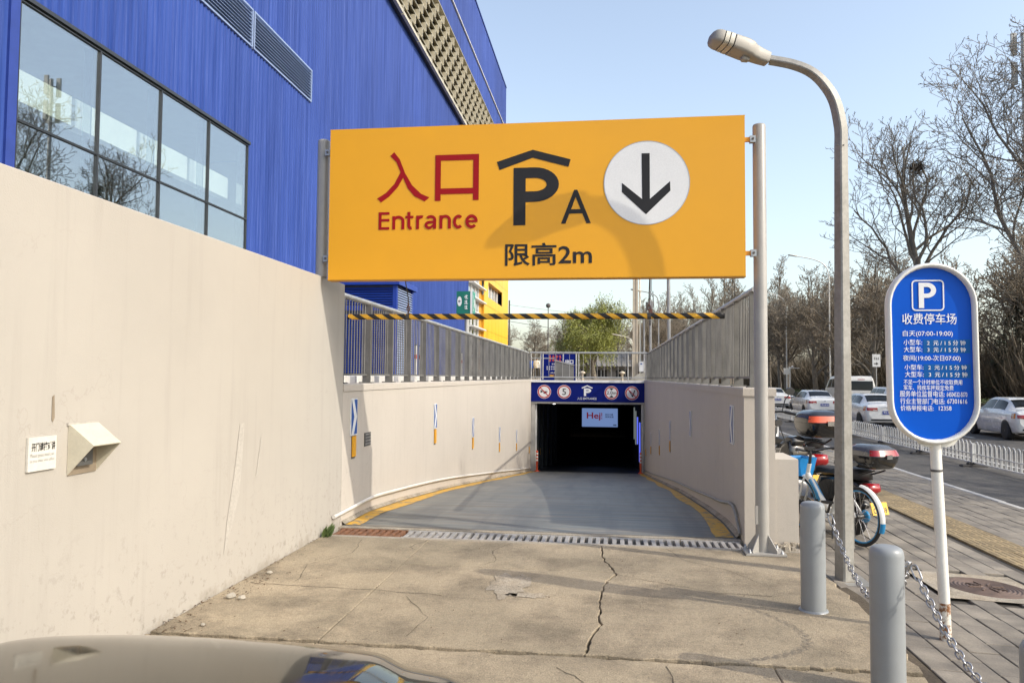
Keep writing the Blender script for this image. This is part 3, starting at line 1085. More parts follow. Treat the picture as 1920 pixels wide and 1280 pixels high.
# ------------------------------------------------------------------ entrance portal
FY = 30.25
po = thing("garage_portal", "garage entrance with blue fascia of round traffic signs over a dark opening", "entrance", (-.8, 30.3, -2.05))
def pp(o):
    o.parent = po; o.location = -po.location
    return o
pp(MB().box(XL + .002, XR - .002, FY, 30.6, .76, 1.535).build("fascia", "fascia_blue"))
pp(MB().cbox(XL + .002, XR - .002, FY - .05, 30.62, 1.538, 1.615, .012).build("cap", "sign_white"))
pp(MB().box(XL + .002, XR - .002, FY + .03, 30.58, .68, .757).build("lintel", "grey_render"))
for x0, x1 in ((XL + .002, -2.93), (1.385, XR - .002)):
    pp(MB().box(x0, x1, FY + .06, 30.58, -2.3, .678).build("jamb", "grey_render"))
for x0, x1 in ((-2.928, -2.87), (1.33, 1.383)):
    pp(MB().box(x0, x1, FY + .16, 30.50, -2.3, .678).build("shutter_guide", "trim_pale"))
ff = face_frame(FY)
def pt_(o):
    o.location = -po.location
    return o
for cx, cz in ((-2.558, 1.156), (-1.75, 1.158), (.144, 1.137), (.956, 1.128)):
    pt_(flat(circ(cx, cz, .277), ff, .004, "sign_white", "sign_disc", po))
    pt_(ring(cx, cz, .215, .262, ff, .007, "prohibit_red", "sign_ring", po))
# no horn
hx, hz = -2.558, 1.156
pt_(flat([(hx - .15, hz + .07), (hx - .15, hz - .05), (hx - .06, hz - .005), (hx + .13, hz - .02), (hx + .13, hz + .02), (hx - .06, hz + .02)], ff, .006, "black_print", "horn_symbol", po))
pt_(flat(circ(hx + .03, hz - .045, .07, .035, 18), ff, .006, "black_print", "horn_symbol", po))
def slash(cx, cz, k):
    a = Vector((.17, -.17)) if k > 0 else Vector((.17, .17))
    nn = Vector((-a.y, a.x)).normalized() * .018
    pts = [(cx - a.x - nn.x, cz - a.y - nn.y), (cx + a.x - nn.x, cz + a.y - nn.y), (cx + a.x + nn.x, cz + a.y + nn.y), (cx - a.x + nn.x, cz - a.y + nn.y)]
    pt_(flat(pts, ff, .008, "prohibit_red", "slash", po))
slash(hx, hz, 1)
pt_(text("5", (-1.83, -1.675, 1.03, 1.285), ff, .006, "black_print", "number", po, .012))
pt_(text("2.0m", (-.045, .34, 1.075, 1.205), ff, .006, "black_print", "number", po, .012))
for s_ in (1, -1):
    pt_(flat([(.144, 1.137 + s_ * .09), (.144 + .09 * s_, 1.137 + s_ * .19), (.144 - .09 * s_, 1.137 + s_ * .19)], ff, .006, "black_print", "height_arrow", po))
cx, cz = .956, 1.128
pt_(flat([(cx - .13, cz + .09), (cx - .11, cz + .11), (cx + .02, cz - .10), (cx, cz - .12)], ff, .006, "black_print", "flame_symbol", po))
pt_(flat([(cx - .02, cz - .13), (cx + .05, cz - .15), (cx + .06, cz - .07), (cx, cz - .06)], ff, .006, "black_print", "flame_symbol", po))
pt_(flat([(cx + .04, cz - .02), (cx + .09, cz + .13), (cx + .13, cz + .12), (cx + .08, cz - .04)], ff, .006, "black_print", "flame_symbol", po))
slash(cx, cz, 1)
pt_(letter_p((-.955, -.665, 1.0, 1.31), .085, ff, .006, "white_print", "letter", po))
pt_(flat([(-1.05, 1.335), (-.826, 1.435), (-.605, 1.335), (-.62, 1.295), (-.826, 1.385), (-1.035, 1.295)], ff, .006, "white_print", "roof_symbol", po))
pt_(text("入口", (-1.225, -1.03, .845, .95), ff, .006, "white_print", "lettering", po, .012))
pt_(text("ENTRANCE", (-.98, -.45, .852, .94), ff, .006, "white_print", "lettering", po, .012))

# lit welcome box hanging in the tunnel
t = thing("lightbox_sign", "hanging lit pale blue sign reading Hej inside the garage tunnel", "sign", (-.44, 42, -.5))
fh = face_frame(41.88)
def hb(o):
    o.location = -t.location
    return o
hb(MB().box(-1.426, .541, 41.9, 42.02, -.989, .028).build("panel", "lightbox", t))
hb(text("Hej", (-1.162, -.40, -.643, -.194), fh, .004, "lightbox_red", "lettering", t, .02))
hb(text("!", (-.36, -.308, -.56, -.194), fh, .004, "lightbox_red", "lettering", t, .02))
hb(text("欢迎光临", (-.147, .29, -.355, -.252), fh, .004, "sign_dark", "lettering", t, .01))
hb(text("宜家家居", (-.147, .312, -.483, -.38), fh, .004, "sign_dark", "lettering", t, .01))
hb(text("IKEA", (.304, .487, -.921, -.838), fh, .004, "sign_dark", "lettering", t, .05))
for x in (-1.1, .2):
    hb(MB().tube([(x, 41.96, .028), (x, 41.96, .66)], .012, 6).build("hanger", "pole_dark", t))

# flexible posts at the jambs
for x, s_ in ((-2.83, "lit"), (1.29, "shaded")):
    t = thing("flexible_post", "orange flexible traffic post with white bands at the %s side of the garage opening" % s_, "traffic post", (x, 30.15, rampz(30.15)), 0, "orange posts at the garage opening")
    MB().lathe([(.11, 0), (.10, .03), (.05, .05)], 14).build("foot", "orange_flex", t)
    MB().tube([(0, 0, .04), (0, 0, .80)], .042, 12).build("tube", "orange_flex", t)
    for z in (.42, .55, .68):
        MB().tube([(0, 0, z), (0, 0, z + .07)], .0445, 12, False).build("band", "flex_white", t)
    MB().lathe([(.042, .80), (.036, .83), (.012, .845)], 12).build("cap", "orange_flex", t)

# ------------------------------------------------------------------ chevrons and reflectors on the ramp walls
def chevron(x, y, zc, side, label):
    n_ = 1 if side < 0 else -1
    t = thing("chevron_sign", label, "chevron sign", (x, y, zc), 0, "chevron plates on the ramp walls")
    w, h = .115, .225
    MB().box(min(0, n_ * .014), max(0, n_ * .014), -w, w, -h, h).build("backing", "chevron_white", t)
    d = n_ * .0165
    b = w - .012; hh = h - .014
    # blue field then a white arrow
    MB().add([(d, -b, -hh), (d, b, -hh), (d, b, hh), (d, -b, hh)], [(0, 1, 2, 3)]).build("field", "chevron_blue", t)
    d2 = n_ * .0185
    MB().add([(d2, -b, hh), (d2, -.02, hh), (d2, b - .012, 0), (d2, -.02, -hh), (d2, -b, -hh), (d2, -.01, 0)], [(0, 1, 2, 5), (5, 2, 3, 4)]).build("arrow", "chevron_white", t)
    return t
def reflector(x, y, zc, side, label):
    n_ = 1 if side < 0 else -1
    t = thing("wall_reflector", label, "reflector", (x, y, zc), 0, "yellow reflectors on the ramp walls")
    MB().box(min(0, n_ * .022), max(0, n_ * .022), -.055, .055, -.125, .125).build("body", "reflector_yellow", t)
    MB().box(min(n_ * .022, n_ * .026), max(n_ * .022, n_ * .026), -.012, .012, -.10, .10).build("ridge", "stripe_yellow", t)
    MB().box(min(0, n_ * .004), max(0, n_ * .004), -.064, .064, -.15, .15).build("backing", "plate_dark", t)
order = ["first plate by the grating", "second plate from the grating", "third plate from the grating", "fourth plate from the grating", "last plate before the entrance"]
for i, (y, z) in enumerate(((8.87, 1.245), (13.24, 1.03), (17.07, .575), (21.37, .085), (25.43, -.28))):
    chevron(XL + .002, y, z, -1, "blue and white chevron on the lit ramp wall, " + order[i])
    reflector(XL + .002, y + .01, z - .36, -1, "yellow reflector under a chevron on the lit ramp wall, " + order[i])
for i, (y, z) in enumerate(((9.03, 1.21), (13.44, .95), (17.85, .52), (21.48, .08), (25.67, -.32))):
    chevron(XR - .002, y, z, 1, "blue and white chevron on the shaded ramp wall, " + order[i])
    if i > 1:
        reflector(XR - .002, y + .01, z - .36, 1, "yellow reflector under a chevron on the shaded ramp wall, " + order[i])
reflector(XL + .002, 29.6, rampz(29.6) + .85, -1, "yellow reflector on the lit ramp wall next to the garage opening")
reflector(XR - .002, 29.0, rampz(29) + .85, 1, "yellow reflector on the shaded ramp wall next to the garage opening")
t = thing("dark_wall_plate", "small dark grey metal plate on the lit ramp wall beside the first chevron", "wall plate", (XL + .002, 9.42, .93))
MB().box(0, .012, -.12, .12, -.085, .085).build("plate", "plate_dark", t)
for k in range(4):
    MB().box(.012, .016, -.10, .10, -.062 + k * .04, -.05 + k * .04).build("slat", "grate_steel", t)

# ------------------------------------------------------------------ big yellow entrance sign on two posts
es = thing("entrance_sign", "large yellow Entrance sign board on two pale posts above the ramp", "sign", (1.545, 7.86, 0))
def ep(o):
    o.parent = es; o.location = -es.location
    return o
SF = 7.72
mb = MB()
mb.box(-3.008, 1.377, SF, SF + .13, 2.781, 4.422)
ep(mb.build("panel", "sign_yellow"))
for z in (2.777, 4.424):
    ep(MB().box(-3.012, 1.381, SF + .004, SF + .135, z - .004, z + .004).build("edge_trim", "yellow_reveal"))
sf = face_frame(SF)
def st_(o):
    o.location = -es.location
    return o
D1 = .0035
# 入 drawn as brush polygons, 口 as a frame with feet
st_(flat([(-2.330, 4.115), (-2.288, 4.156), (-2.225, 4.075), (-2.165, 3.925), (-2.085, 3.79), (-1.985, 3.695), (-1.893, 3.655), (-1.945, 3.612), (-2.06, 3.672), (-2.135, 3.76), (-2.185, 3.875), (-2.245, 3.77), (-2.335, 3.675), (-2.425, 3.612), (-2.470, 3.655), (-2.375, 3.712), (-2.28, 3.81), (-2.215, 3.935), (-2.262, 4.045)], sf, D1, "sign_red", "character", es))
kb = MB()
def rectp(mbq, fr, d, a0, a1, b0, b1):
    mbq.add([fr.p(a0, b0, d), fr.p(a1, b0, d), fr.p(a1, b1, d), fr.p(a0, b1, d)], [(0, 1, 2, 3)])
rectp(kb, sf, D1, -1.834, -1.772, 3.615, 4.109)
rectp(kb, sf, D1, -1.422, -1.360, 3.615, 4.109)
rectp(kb, sf, D1, -1.772, -1.422, 4.047, 4.109)
rectp(kb, sf, D1, -1.772, -1.422, 3.685, 3.747)
st_(kb.build("character", "sign_red", es))
def entrance_word(bar, arc, quad):
    k = 1.083 / 405.0
    X = lambda z: -2.450 + (z - 285) * k
    B0, XH, CAP, W = 3.315, 3.460, 3.505, .033
    bar(X(285), X(285) + W, B0, CAP)
    for z in (B0, (B0 + CAP) / 2 - .006, CAP - .028):
        bar(X(285) + W, X(330), z, z + .028)
    def n_(x0, x1):
        a, b_ = X(x0), X(x1)
        bar(a, a + W, B0, XH)
        rx = (b_ - a) / 2
        arc(a + rx, XH - rx * .86, rx, rx * .92, W * .95, 0, 160)
        bar(b_ - W, b_, B0, XH - rx * .86)
    n_(342, 392); n_(535, 582)
    a = X(404)
    bar(a, a + W, B0 + .03, XH + .042)
    bar(X(396), a, XH - .026, XH); bar(a + W, X(429), XH - .026, XH)
    arc(a + .042, B0 + .037, .042, .040, W, 180, 285, 8)
    a = X(440)
    bar(a, a + W, B0, XH)
    arc(a + .055, XH - .052, .055, .056, W, 62, 165, 8)
    a, b_ = X(475), X(522)
    bar(b_ - W, b_, B0, XH - .045)
    arc((a + b_) / 2 + .004, XH - .046, (b_ - a) / 2 - .004, .049, W * .92, 0, 150, 10)
    arc(a + .052, B0 + .042, .052, .045, W * .92, 80, 300, 12)
    bar(a + .052, b_ - W, B0 + .060, B0 + .087)
    quad([(a + .06, B0 - .002), (b_ - W, B0 + .022), (b_ - W, B0 + .052), (a + .06, B0 + .026)])
    cx = X(612)
    arc(cx, (B0 + XH) / 2, X(612) - X(590), .0745, W, 48, 312, 18)
    a, b_ = X(640), X(690)
    arc((a + b_) / 2, (B0 + XH) / 2, (b_ - a) / 2, .0745, W, 0, 318, 20)
    bar(a + W * .9, b_ - .004, (B0 + XH) / 2 - .010, (B0 + XH) / 2 + .014)
st_(stroke_word(entrance_word, sf, D1, "sign_red", "lettering", es))
st_(letter_p((-.988, -.510, 3.336, 3.947), .128, sf, D1, "sign_dark", "letter", es))
st_(text("A", (-.487, -.177, 3.345, 3.699), sf, D1, "sign_dark", "letter", es, .0))
st_(text("限高2m", (-1.073, -.165, 2.908, 3.149), sf, D1, "sign_dark", "lettering", es, .014))
st_(flat([(-1.167, 4.016), (-1.138, 3.929), (-.787, 4.05), (-.411, 3.943), (-.389, 4.021), (-.788, 4.135)], sf, D1, "sign_dark", "roof_symbol", es))
st_(flat(circ(.392, 3.754, .438, .433, 64), sf, .003, "sign_white", "white_disc", es))
st_(ring(.392, 3.754, .430, .437, sf, .0045, "galvanised", "disc_rim", es, 64))
st_(flat([(.342, 4.061), (.347, 3.585), (.141, 3.758), (.141, 3.662), (.386, 3.426), (.633, 3.665), (.630, 3.764), (.426, 3.585), (.424, 4.061)], sf, .005, "sign_dark", "arrow", es))
# posts
def round_post(x, y, z0, z1):
    c = 6.2
    return ep(MB().lathe([(.066, z0), (.066, z1 - .02), (.060, z1 - .006), (.045, z1)], 28, (x, y, 0)).build("post", "post_paint"))
pr = round_post(1.545, 7.86, 0.0, 4.37)
pl_ = round_post(-3.135, 7.86, 2.83, 4.36)
for (xa, xb) in ((1.377, 1.49), (-3.08, -3.008)):
    for z in (3.02, 4.19):
        ep(MB().box(xa, xb, 7.77, 7.80, z - .022, z + .022).build("arm", "yellow_reveal"))
        bx_ = (xb - .055, xb + .0) if xa > 0 else (xa - .0, xa + .055)
        ep(MB().box(bx_[0], bx_[1], 7.755, 7.815, z - .034, z + .034).build("bracket", "galvanised"))
        xm = (bx_[0] + bx_[1]) / 2
        ep(MB().lathe([(.012, -.012), (.012, 0)], 8, (xm, 7.755, z), 'y').build("bolt", "pole_dark"))
base = ep(MB().box(1.36, 1.75, 7.70, 8.02, .004, .022).build("base_plate", "post_paint"))
for a in range(4):
    ang = a * math.pi / 2 + math.pi / 4
    dx, dy = math.cos(ang), math.sin(ang)
    g_ = MB()
    tx, ty = -dy * .006, dx * .006
    o_ = [(1.545 + dx * .06, 7.86 + dy * .06, .022), (1.545 + dx * .17, 7.86 + dy * .17, .022), (1.545 + dx * .17, 7.86 + dy * .17, .05), (1.545 + dx * .062, 7.86 + dy * .062, .20)]
    g_.prism([(p[0] - tx, p[1] - ty, p[2]) for p in o_], (2 * tx, 2 * ty, 0))
    ep(g_.build("gusset", "post_paint"))
for (bx_, by_) in ((1.40, 7.74), (1.71, 7.74), (1.40, 7.98), (1.71, 7.98)):
    ep(MB().lathe([(.016, .022), (.016, .040), (.008, .040), (.008, .062)], 8, (bx_, by_, 0)).build("anchor_bolt", "galvanised"))
ep(MB().box(1.462, 1.49, 7.775, 7.80, .30, .48).build("junction_box", "post_paint"))

# ------------------------------------------------------------------ striped height bar hung below the sign
hbar = thing("height_bar", "yellow and black striped height limit bar hanging below the yellow sign", "height bar", (-.83, 7.98, 2.40))
L = 4.06; x0 = -2.86
nseg = 24; rad = .031
for i in range(nseg * 2):
    # slanted bands wrapped round the pipe
    mbq = MB()
    vs = []
    nn = 14
    wdt = L / (nseg * 2)
    for e in (0, 1):
        for j in range(nn):
            a = 2 * math.pi * j / nn
            sl = math.sin(a) * wdt * .55
            xx = x0 + (i + e) * wdt - sl
            xx = min(max(xx, x0), x0 + L)
            vs.append((xx, rad * math.cos(a) + 7.98, rad * math.sin(a) + 2.40))
    mbq.add(vs, [(j, (j + 1) % nn, nn + (j + 1) % nn, nn + j)[::-1] for j in range(nn)], 0, True)
    o = mbq.build("band", "bar_yellow" if i % 2 == 0 else "bar_black", hbar)
    o.location = -hbar.location
for x in (x0, x0 + L):
    o = MB().lathe([(rad, -.004), (rad, .004)], 14, (x, 7.98, 2.40), 'x').build("end_cap", "bar_black", hbar); o.location = -hbar.location
def link_mesh(L_, W_, r_, name, m, n1=16, n2=6):
    mbq = MB()
    pts = []
    s_ = L_ / 2 - W_ / 2
    for i in range(n1):
        a = 2 * math.pi * i / n1
        cx = s_ if math.cos(a) > 1e-6 else (-s_ if math.cos(a) < -1e-6 else 0)
        pts.append((Vector((cx + math.cos(a) * W_ / 2, math.sin(a) * W_ / 2, 0)), Vector((math.cos(a), math.sin(a), 0))))
    vs = []
    for p, d in pts:
        for j in range(n2):
            b = 2 * math.pi * j / n2
            vs.append(p + d * (r_ * math.cos(b)) + Vector((0, 0, r_ * math.sin(b))))
    fs = []
    for i in range(n1):
        for j in range(n2):
            fs.append((i * n2 + j, ((i + 1) % n1) * n2 + j, ((i + 1) % n1) * n2 + (j + 1) % n2, i * n2 + (j + 1) % n2))
    mbq.add(vs, fs, 0, True)
    return mbq.mesh(name, m)
for x in (-2.18, .43):
    o = MB().tube([(x, 7.98, 2.43), (x, 7.975, 2.60), (x, 7.84, 2.785)], .006, 6).build("hanging_wire", "cable_dark", hbar); o.location = -hbar.location
    o = MB().lathe([(rad + .004, -.02), (rad + .004, .02)], 14, (x, 7.98, 2.40), 'x', caps=False).build("strap", "cable_dark", hbar); o.location = -hbar.location
    hl = link_mesh(.05, .03, .005, "hook_link", "equipment_rust", 12, 5)
    for k in range(3):
        q = link("hook_link", hl, hbar, (x - hbar.location.x, 0, .055 + k * .036), (0, R(90), R(90) * (k % 2)))

# ------------------------------------------------------------------ intercom hood and notice on the cream wall
t = thing("intercom_hood", "wedge shaped cream metal hood over an intercom on the cream wall", "intercom", (XL + .002, 3.98, 1.16))
D_ = .16
y0, y1 = 0.0, .245
zt, zb = .292, 0.0
pA = [(0, y0, zt), (0, y1, zt), (D_, y1, .17), (D_, y0, .17)]
MB().prism(pA, (.004, 0, .006)).build("top_plate", "intercom_metal", t)
for y in (y0, y1 - .004):
    MB().prism([(0, y, zb), (D_, y, .17), (0, y, zt)], (0, .004, 0)).build("cheek", "intercom_metal", t)
MB().box(0, .006, y0 + .004, y1 - .004, zb, zt).build("back_plate", "intercom_inside", t)
ic = MB().box(.006, .035, .04, .17, .05, .20).build("intercom", "plate_dark", t)
MB().lathe([(.012, .035), (.012, .041)], 10, (0, .10, .085), 'x').build("button", "galvanised", ic)
MB().box(0, .01, y0 - .012, y1 + .012, zt - .004, zt + .012).build("flashing", "chipped_white", t)
t = thing("notice_plate", "small white notice plate with black Chinese text beside the intercom hood", "notice", (XL + .002, 3.77, 1.31))
MB().box(0, .014, -.103, .103, -.092, .092).build("plate", "notice_white", t)
nf = Frame((.014, 0, 0), (0, 1, 0), (0, 0, 1))
text("开门请按对讲", (-.082, .092, .015, .062), nf, .002, "black_print", "lettering", t, .02)
text("Please press intercom", (-.088, .085, -.022, .004), nf, .002, "notice_grey", "lettering", t)
text("as you enter into office", (-.088, .088, -.048, -.026), nf, .002, "notice_grey", "lettering", t)

# ------------------------------------------------------------------ drain gratings across the foot of the drive
mb = MB(); mb.box(XL, XR + .02, 7.935, 8.525, -.36, -.16)
structure("drain_channel", mb, "dark_gap")
mb = MB(); mb.box(XL, XR + .02, 7.932, 8.02, -.159, -.004); mb.box(XL, XR + .02, 8.42, 8.528, -.159, -.004)
structure("drain_edge", mb, "slab_concrete")
segs = [(-3.05, -2.26), (-2.25, -1.50), (-1.49, -.74), (-.73, .02), (.03, .78), (.79, 1.42)]
names = ["rusty brown one by the cream wall", "second from the cream wall", "third from the cream wall", "fourth from the cream wall", "fifth from the cream wall", "last one by the square pier"]
for (a, b_), nm in zip(segs, names):
    t = thing("drain_grate", "steel drain grate across the ramp head, " + nm, "drain grate", ((a + b_) / 2, 8.22, -.02), 0, "drain grates across the ramp head")
    m_ = "grate_rust" if a < -3 else "grate_steel"
    w = b_ - a
    for y in (-.19, .15):
        MB().cbox(-w / 2, w / 2, y, y + .04, -.06, .012, .003).build("side_rail", m_, t)
    nb = round(w / .083)
    pitch = w / nb
    bm = MB().cbox(-pitch * .27, pitch * .27, -.149, .149, -.05, .011, .003).mesh("cross_bar", m_)
    for k in range(nb):
        link("cross_bar", bm, t, (-w / 2 + (k + .5) * pitch, 0, 0))

# ------------------------------------------------------------------ bollards and chain
def bollard(x, y, label):
    t = thing("bollard", label, "bollard", (x, y, 0), 0, "grey bollards along the driveway edge")
    prof = [(.0905, -.02), (.0905, .765), (.088, .785), (.080, .802), (.064, .812), (.035, .818), (.004, .8195)]
    MB().lathe(prof, 36).build("tube", "bollard_paint", t)
    MB().lathe([(.108, -.001), (.104, .008), (.092, .012)], 30, caps=False).build("weld_collar", "bollard_paint", t)
    for s_ in (1,):
        MB().tube([(.088, 0, .70), (.112, 0, .705), (.122, 0, .715), (.118, 0, .728), (.106, 0, .728), (.1, 0, .716)], .005, 6).build("eye_hook", "chain_steel", t)
    return t
bollard(1.55, 6.0, "grey steel bollard beside the square lamp post, chained to the next one")
bollard(1.56, 4.5, "grey steel bollard next to the joint, its foot on the near driveway slab")
bollard(1.57, 2.95, "grey steel bollard at the road end of the chain")
lk = link_mesh(.052, .034, .0048, "link", "chain_steel")
big = link_mesh(.095, .036, .0052, "snap_link", "chain_steel")
def chain(a, b_, sag, label):
    t = thing("chain", label, "chain", a, 0, "chains between the bollards")
    a, b_ = Vector(a), Vector(b_)
    pts = []
    N = 400
    for i in range(N + 1):
        u = i / N
        pts.append(a.lerp(b_, u) - Vector((0, 0, sag * 4 * u * (1 - u))) + Vector((.05 * 4 * u * (1 - u), 0, 0)))
    # walk along
    step = .0405
    k = 0; acc = 0; i = 0
    prev = pts[0]
    nxt = .05
    dist = 0
    total = sum((pts[j + 1] - pts[j]).length for j in range(N))
    for j in range(1, N + 1):
        seg = (pts[j] - pts[j - 1]).length
        dist += seg
        if dist >= nxt:
            d = (pts[j] - pts[j - 1]).normalized()
            last = nxt > total - .11
            first = k == 0
            u, v = frame_of(d)
            if k % 2:
                u, v = (u + v).normalized(), (v - u).normalized()
            else:
                u, v = (u - v).normalized(), (v + u).normalized()
            mw = Matrix((d, u, d.cross(u))).transposed().to_4x4()
            o = link("snap_link" if (first or last) else "link", big if (first or last) else lk, t)
            mw.translation = pts[j] - a
            o.matrix_basis = mw
            k += 1
            nxt += (.068 if first else (.068 if nxt + step > total - .11 else step))
            if last:
                break
    return t
chain((1.672, 6.0, .722), (1.682, 4.5, .722), .42, "grey steel chain sagging from the lamp post bollard to the next bollard")
chain((1.690, 4.48, .722), (1.695, 2.95, .722), .40, "grey steel chain sagging towards the road past the rusty sign pole")

# ------------------------------------------------------------------ street lamp in front of the sign
lp = thing("street_lamp", "square galvanised street lamp with curved arm over the yellow sign", "street lamp", (2.10, 7.09, walkz(2.1) - .02))
path = [(0, 0, 0), (.005, 0, 1.2), (.012, 0, 2.6), (.02, 0, 3.95), (.018, 0, 4.12), (-.03, 0, 4.36), (-.12, .005, 4.53), (-.24, .012, 4.655), (-.40, .02, 4.735), (-.60, .03, 4.79)]
path = [path[0], path[1], path[2]] + smooth_path(path[3:], 5)
rad = [interp([0, 3.9, 4.2, 4.8], [.064, .046, .045, .035], p[2]) for p in path]
def square_sweep(path, rad, ch=.22, twist=R(28)):
    rings = []
    for i, p in enumerate(path):
        p = Vector(p)
        d = (Vector(path[min(i + 1, len(path) - 1)]) - Vector(path[max(i - 1, 0)])).normalized()
        u = Vector((0, 1, 0)); u = (u - d * u.dot(d)).normalized()
        w = d.cross(u)
        u, w = u * math.cos(twist) + w * math.sin(twist), w * math.cos(twist) - u * math.sin(twist)
        rg = []
        k = rad[i]; c = k * (1 - ch)
        for a, b_ in ((k, -c), (k, c), (c, k), (-c, k), (-k, c), (-k, -c), (-c, -k), (c, -k)):
            rg.append(p + u * a + w * b_)
        rings.append(rg)
    mbq = MB(); mbq.loft(rings, True, True, 0, False)
    return mbq
yawL = R(40)
pole = square_sweep(path, rad).build("pole", "lamp_pole", lp)
pole.rotation_euler = (0, 0, 0)
MB().box(.066, .082, -.03, .03, .30, .75).build("inspection_door", "lamp_pole", lp)
MB().box(-.19, .19, -.19, .19, -.03, .018).build("base_plate", "lamp_pole", lp)
for k in range(2):
    MB().lathe([(.008, -.005), (.008, .004)], 8, (-.03 + k * .05, -.066, 3.93), 'y').build("bolt", "pole_dark", lp)
# luminaire: lofted along its own axis
ax = Vector((-.60, -.17, .175)).normalized()
a0 = Vector(path[-1])
side = ax.cross(Vector((0, 0, 1))).normalized()
upv = side.cross(ax).normalized()
def lum(stations, name, m, par=lp):
    rings = []
    for s_, w, h, dz in stations:
        c = a0 + ax * s_ + upv * dz
        rings.append([c + side * (w * math.copysign(abs(math.cos(t)) ** .38, math.cos(t))) + upv * (h * math.copysign(abs(math.sin(t)) ** .42, math.sin(t))) for t in [2 * math.pi * i / 20 for i in range(20)]])
    mbq = MB(); mbq.loft(rings)
    return mbq.build(name, m, par)
MB().tube([a0 - ax * .03, a0 + ax * .03], .024, 10).build("spigot", "pole_dark", lp)
head = lum([(.02, .058, .055, .0), (.10, .062, .062, .0), (.17, .075, .065, .005), (.21, .098, .072, .01), (.27, .108, .075, .012), (.40, .110, .070, .012)], "housing", "lamp_head")
lum([(.403, .106, .060, .012), (.409, .106, .060, .012)], "seam", "dark_gap", head)
lum([(.412, .110, .070, .012), (.452, .110, .069, .012)], "fin", "lamp_head_light", head)
lum([(.455, .104, .060, .012), (.459, .104, .060, .012)], "seam", "dark_gap", head)
lum([(.462, .110, .068, .012), (.502, .109, .066, .012)], "fin", "lamp_head_light", head)
lum([(.505, .104, .060, .012), (.509, .104, .060, .012)], "seam", "dark_gap", head)
lum([(.512, .108, .066, .012), (.55, .106, .063, .012), (.585, .090, .055, .010), (.606, .062, .038, .008), (.612, .03, .02, .008)], "nose", "lamp_head", head)
lum([(.20, .03, .02, -.07), (.25, .035, .03, -.072), (.27, .03, .02, -.07)], "latch", "lamp_head", head)

# ------------------------------------------------------------------ blue parking tariff sign
ps = thing("parking_sign", "tall blue oval parking tariff sign on a rust footed white pole", "sign", (2.318, 5.60, walkz(2.32) - .01))
def q_(o):
    o.location = -ps.location
    return o
PF = 5.52
cx, hw, zb, zt = 2.239, .298, 1.303, 2.567
def oval(hw_, inset, n=18, lean=.0):
    r_ = hw_ - inset
    top = [(cx + r_ * math.cos(math.pi * i / n), zt - hw_ + r_ * math.sin(math.pi * i / n)) for i in range(n + 1)]
    bot = [(cx + .006 + r_ * math.cos(math.pi + math.pi * i / n), zb + hw_ + r_ * math.sin(math.pi + math.pi * i / n)) for i in range(n + 1)]
    return top + bot
pf = face_frame(PF)
o = MB().prism([pf.p(a, b_, -.05) for a, b_ in oval(hw, .012)], (0, -.035, 0)); q_(o.build("plate", "park_blue", ps))
pts = [pf.p(a, b_, -.02) for a, b_ in oval(hw, .016)]
pts.append(pts[0])
mbq = MB()
n_ = len(pts) - 1
rings = []
for i in range(n_):
    p = Vector(pts[i]); d = (Vector(pts[(i + 1) % n_]) - Vector(pts[i - 1])).normalized()
    nn = d.cross(Vector((0, 1, 0))).normalized()
    rings.append([p + nn * (.018 * math.cos(a)) + Vector((0, 1, 0)) * (.045 * math.sin(a)) for a in [2 * math.pi * j / 10 for j in range(10)]])
rings.append(rings[0])
mbq.loft(rings, True, False); q_(mbq.build("frame", "white_enamel", ps))
q_(MB().tube([(2.262, 5.565, 1.34), (2.318, 5.60, .20)], .036, 18).build("pole", "white_enamel", ps))
q_(MB().tube([(2.318, 5.60, .21), (2.324, 5.603, walkz(2.32) - .02)], .037, 18).build("pole_foot", "rusty_paint", ps))
q_(MB().tube([(2.271, 5.5715, 1.13), (2.2715, 5.572, 1.115)], .0385, 18).build("clamp", "pole_dark", ps))
q_(MB().prism([(2.11, 5.548, 1.36), (2.16, 5.548, 1.30), (2.20, 5.548, 1.285), (2.33, 5.548, 1.285), (2.38, 5.548, 1.30), (2.42, 5.548, 1.36)], (0, .02, 0)).build("gusset", "white_enamel", ps))
DP = -.011
# rounded square with a P
rb = MB()
def rrect(a0, a1, b0, b1, r_, n=6):
    out = []
    for (ccx, ccy, s0) in ((a1 - r_, b1 - r_, 0), (a0 + r_, b1 - r_, 1), (a0 + r_, b0 + r_, 2), (a1 - r_, b0 + r_, 3)):
        for i in range(n + 1):
            a = (s0 + i / n) * math.pi / 2
            out.append((ccx + r_ * math.cos(a), ccy + r_ * math.sin(a)))
    return out
o1 = [pf.p(a, b_, DP) for a, b_ in rrect(2.113, 2.327, 2.231, 2.448, .028)]
o2 = [pf.p(a, b_, DP) for a, b_ in rrect(2.122, 2.318, 2.240, 2.439, .020)]
k = len(o1)
rb.add(o1 + o2, [(i, (i + 1) % k, k + (i + 1) % k, k + i) for i in range(k)])
q_(rb.build("parking_box", "white_print", ps))
q_(letter_p((2.160, 2.275, 2.251, 2.429), .034, pf, DP, "white_print", "letter", ps))
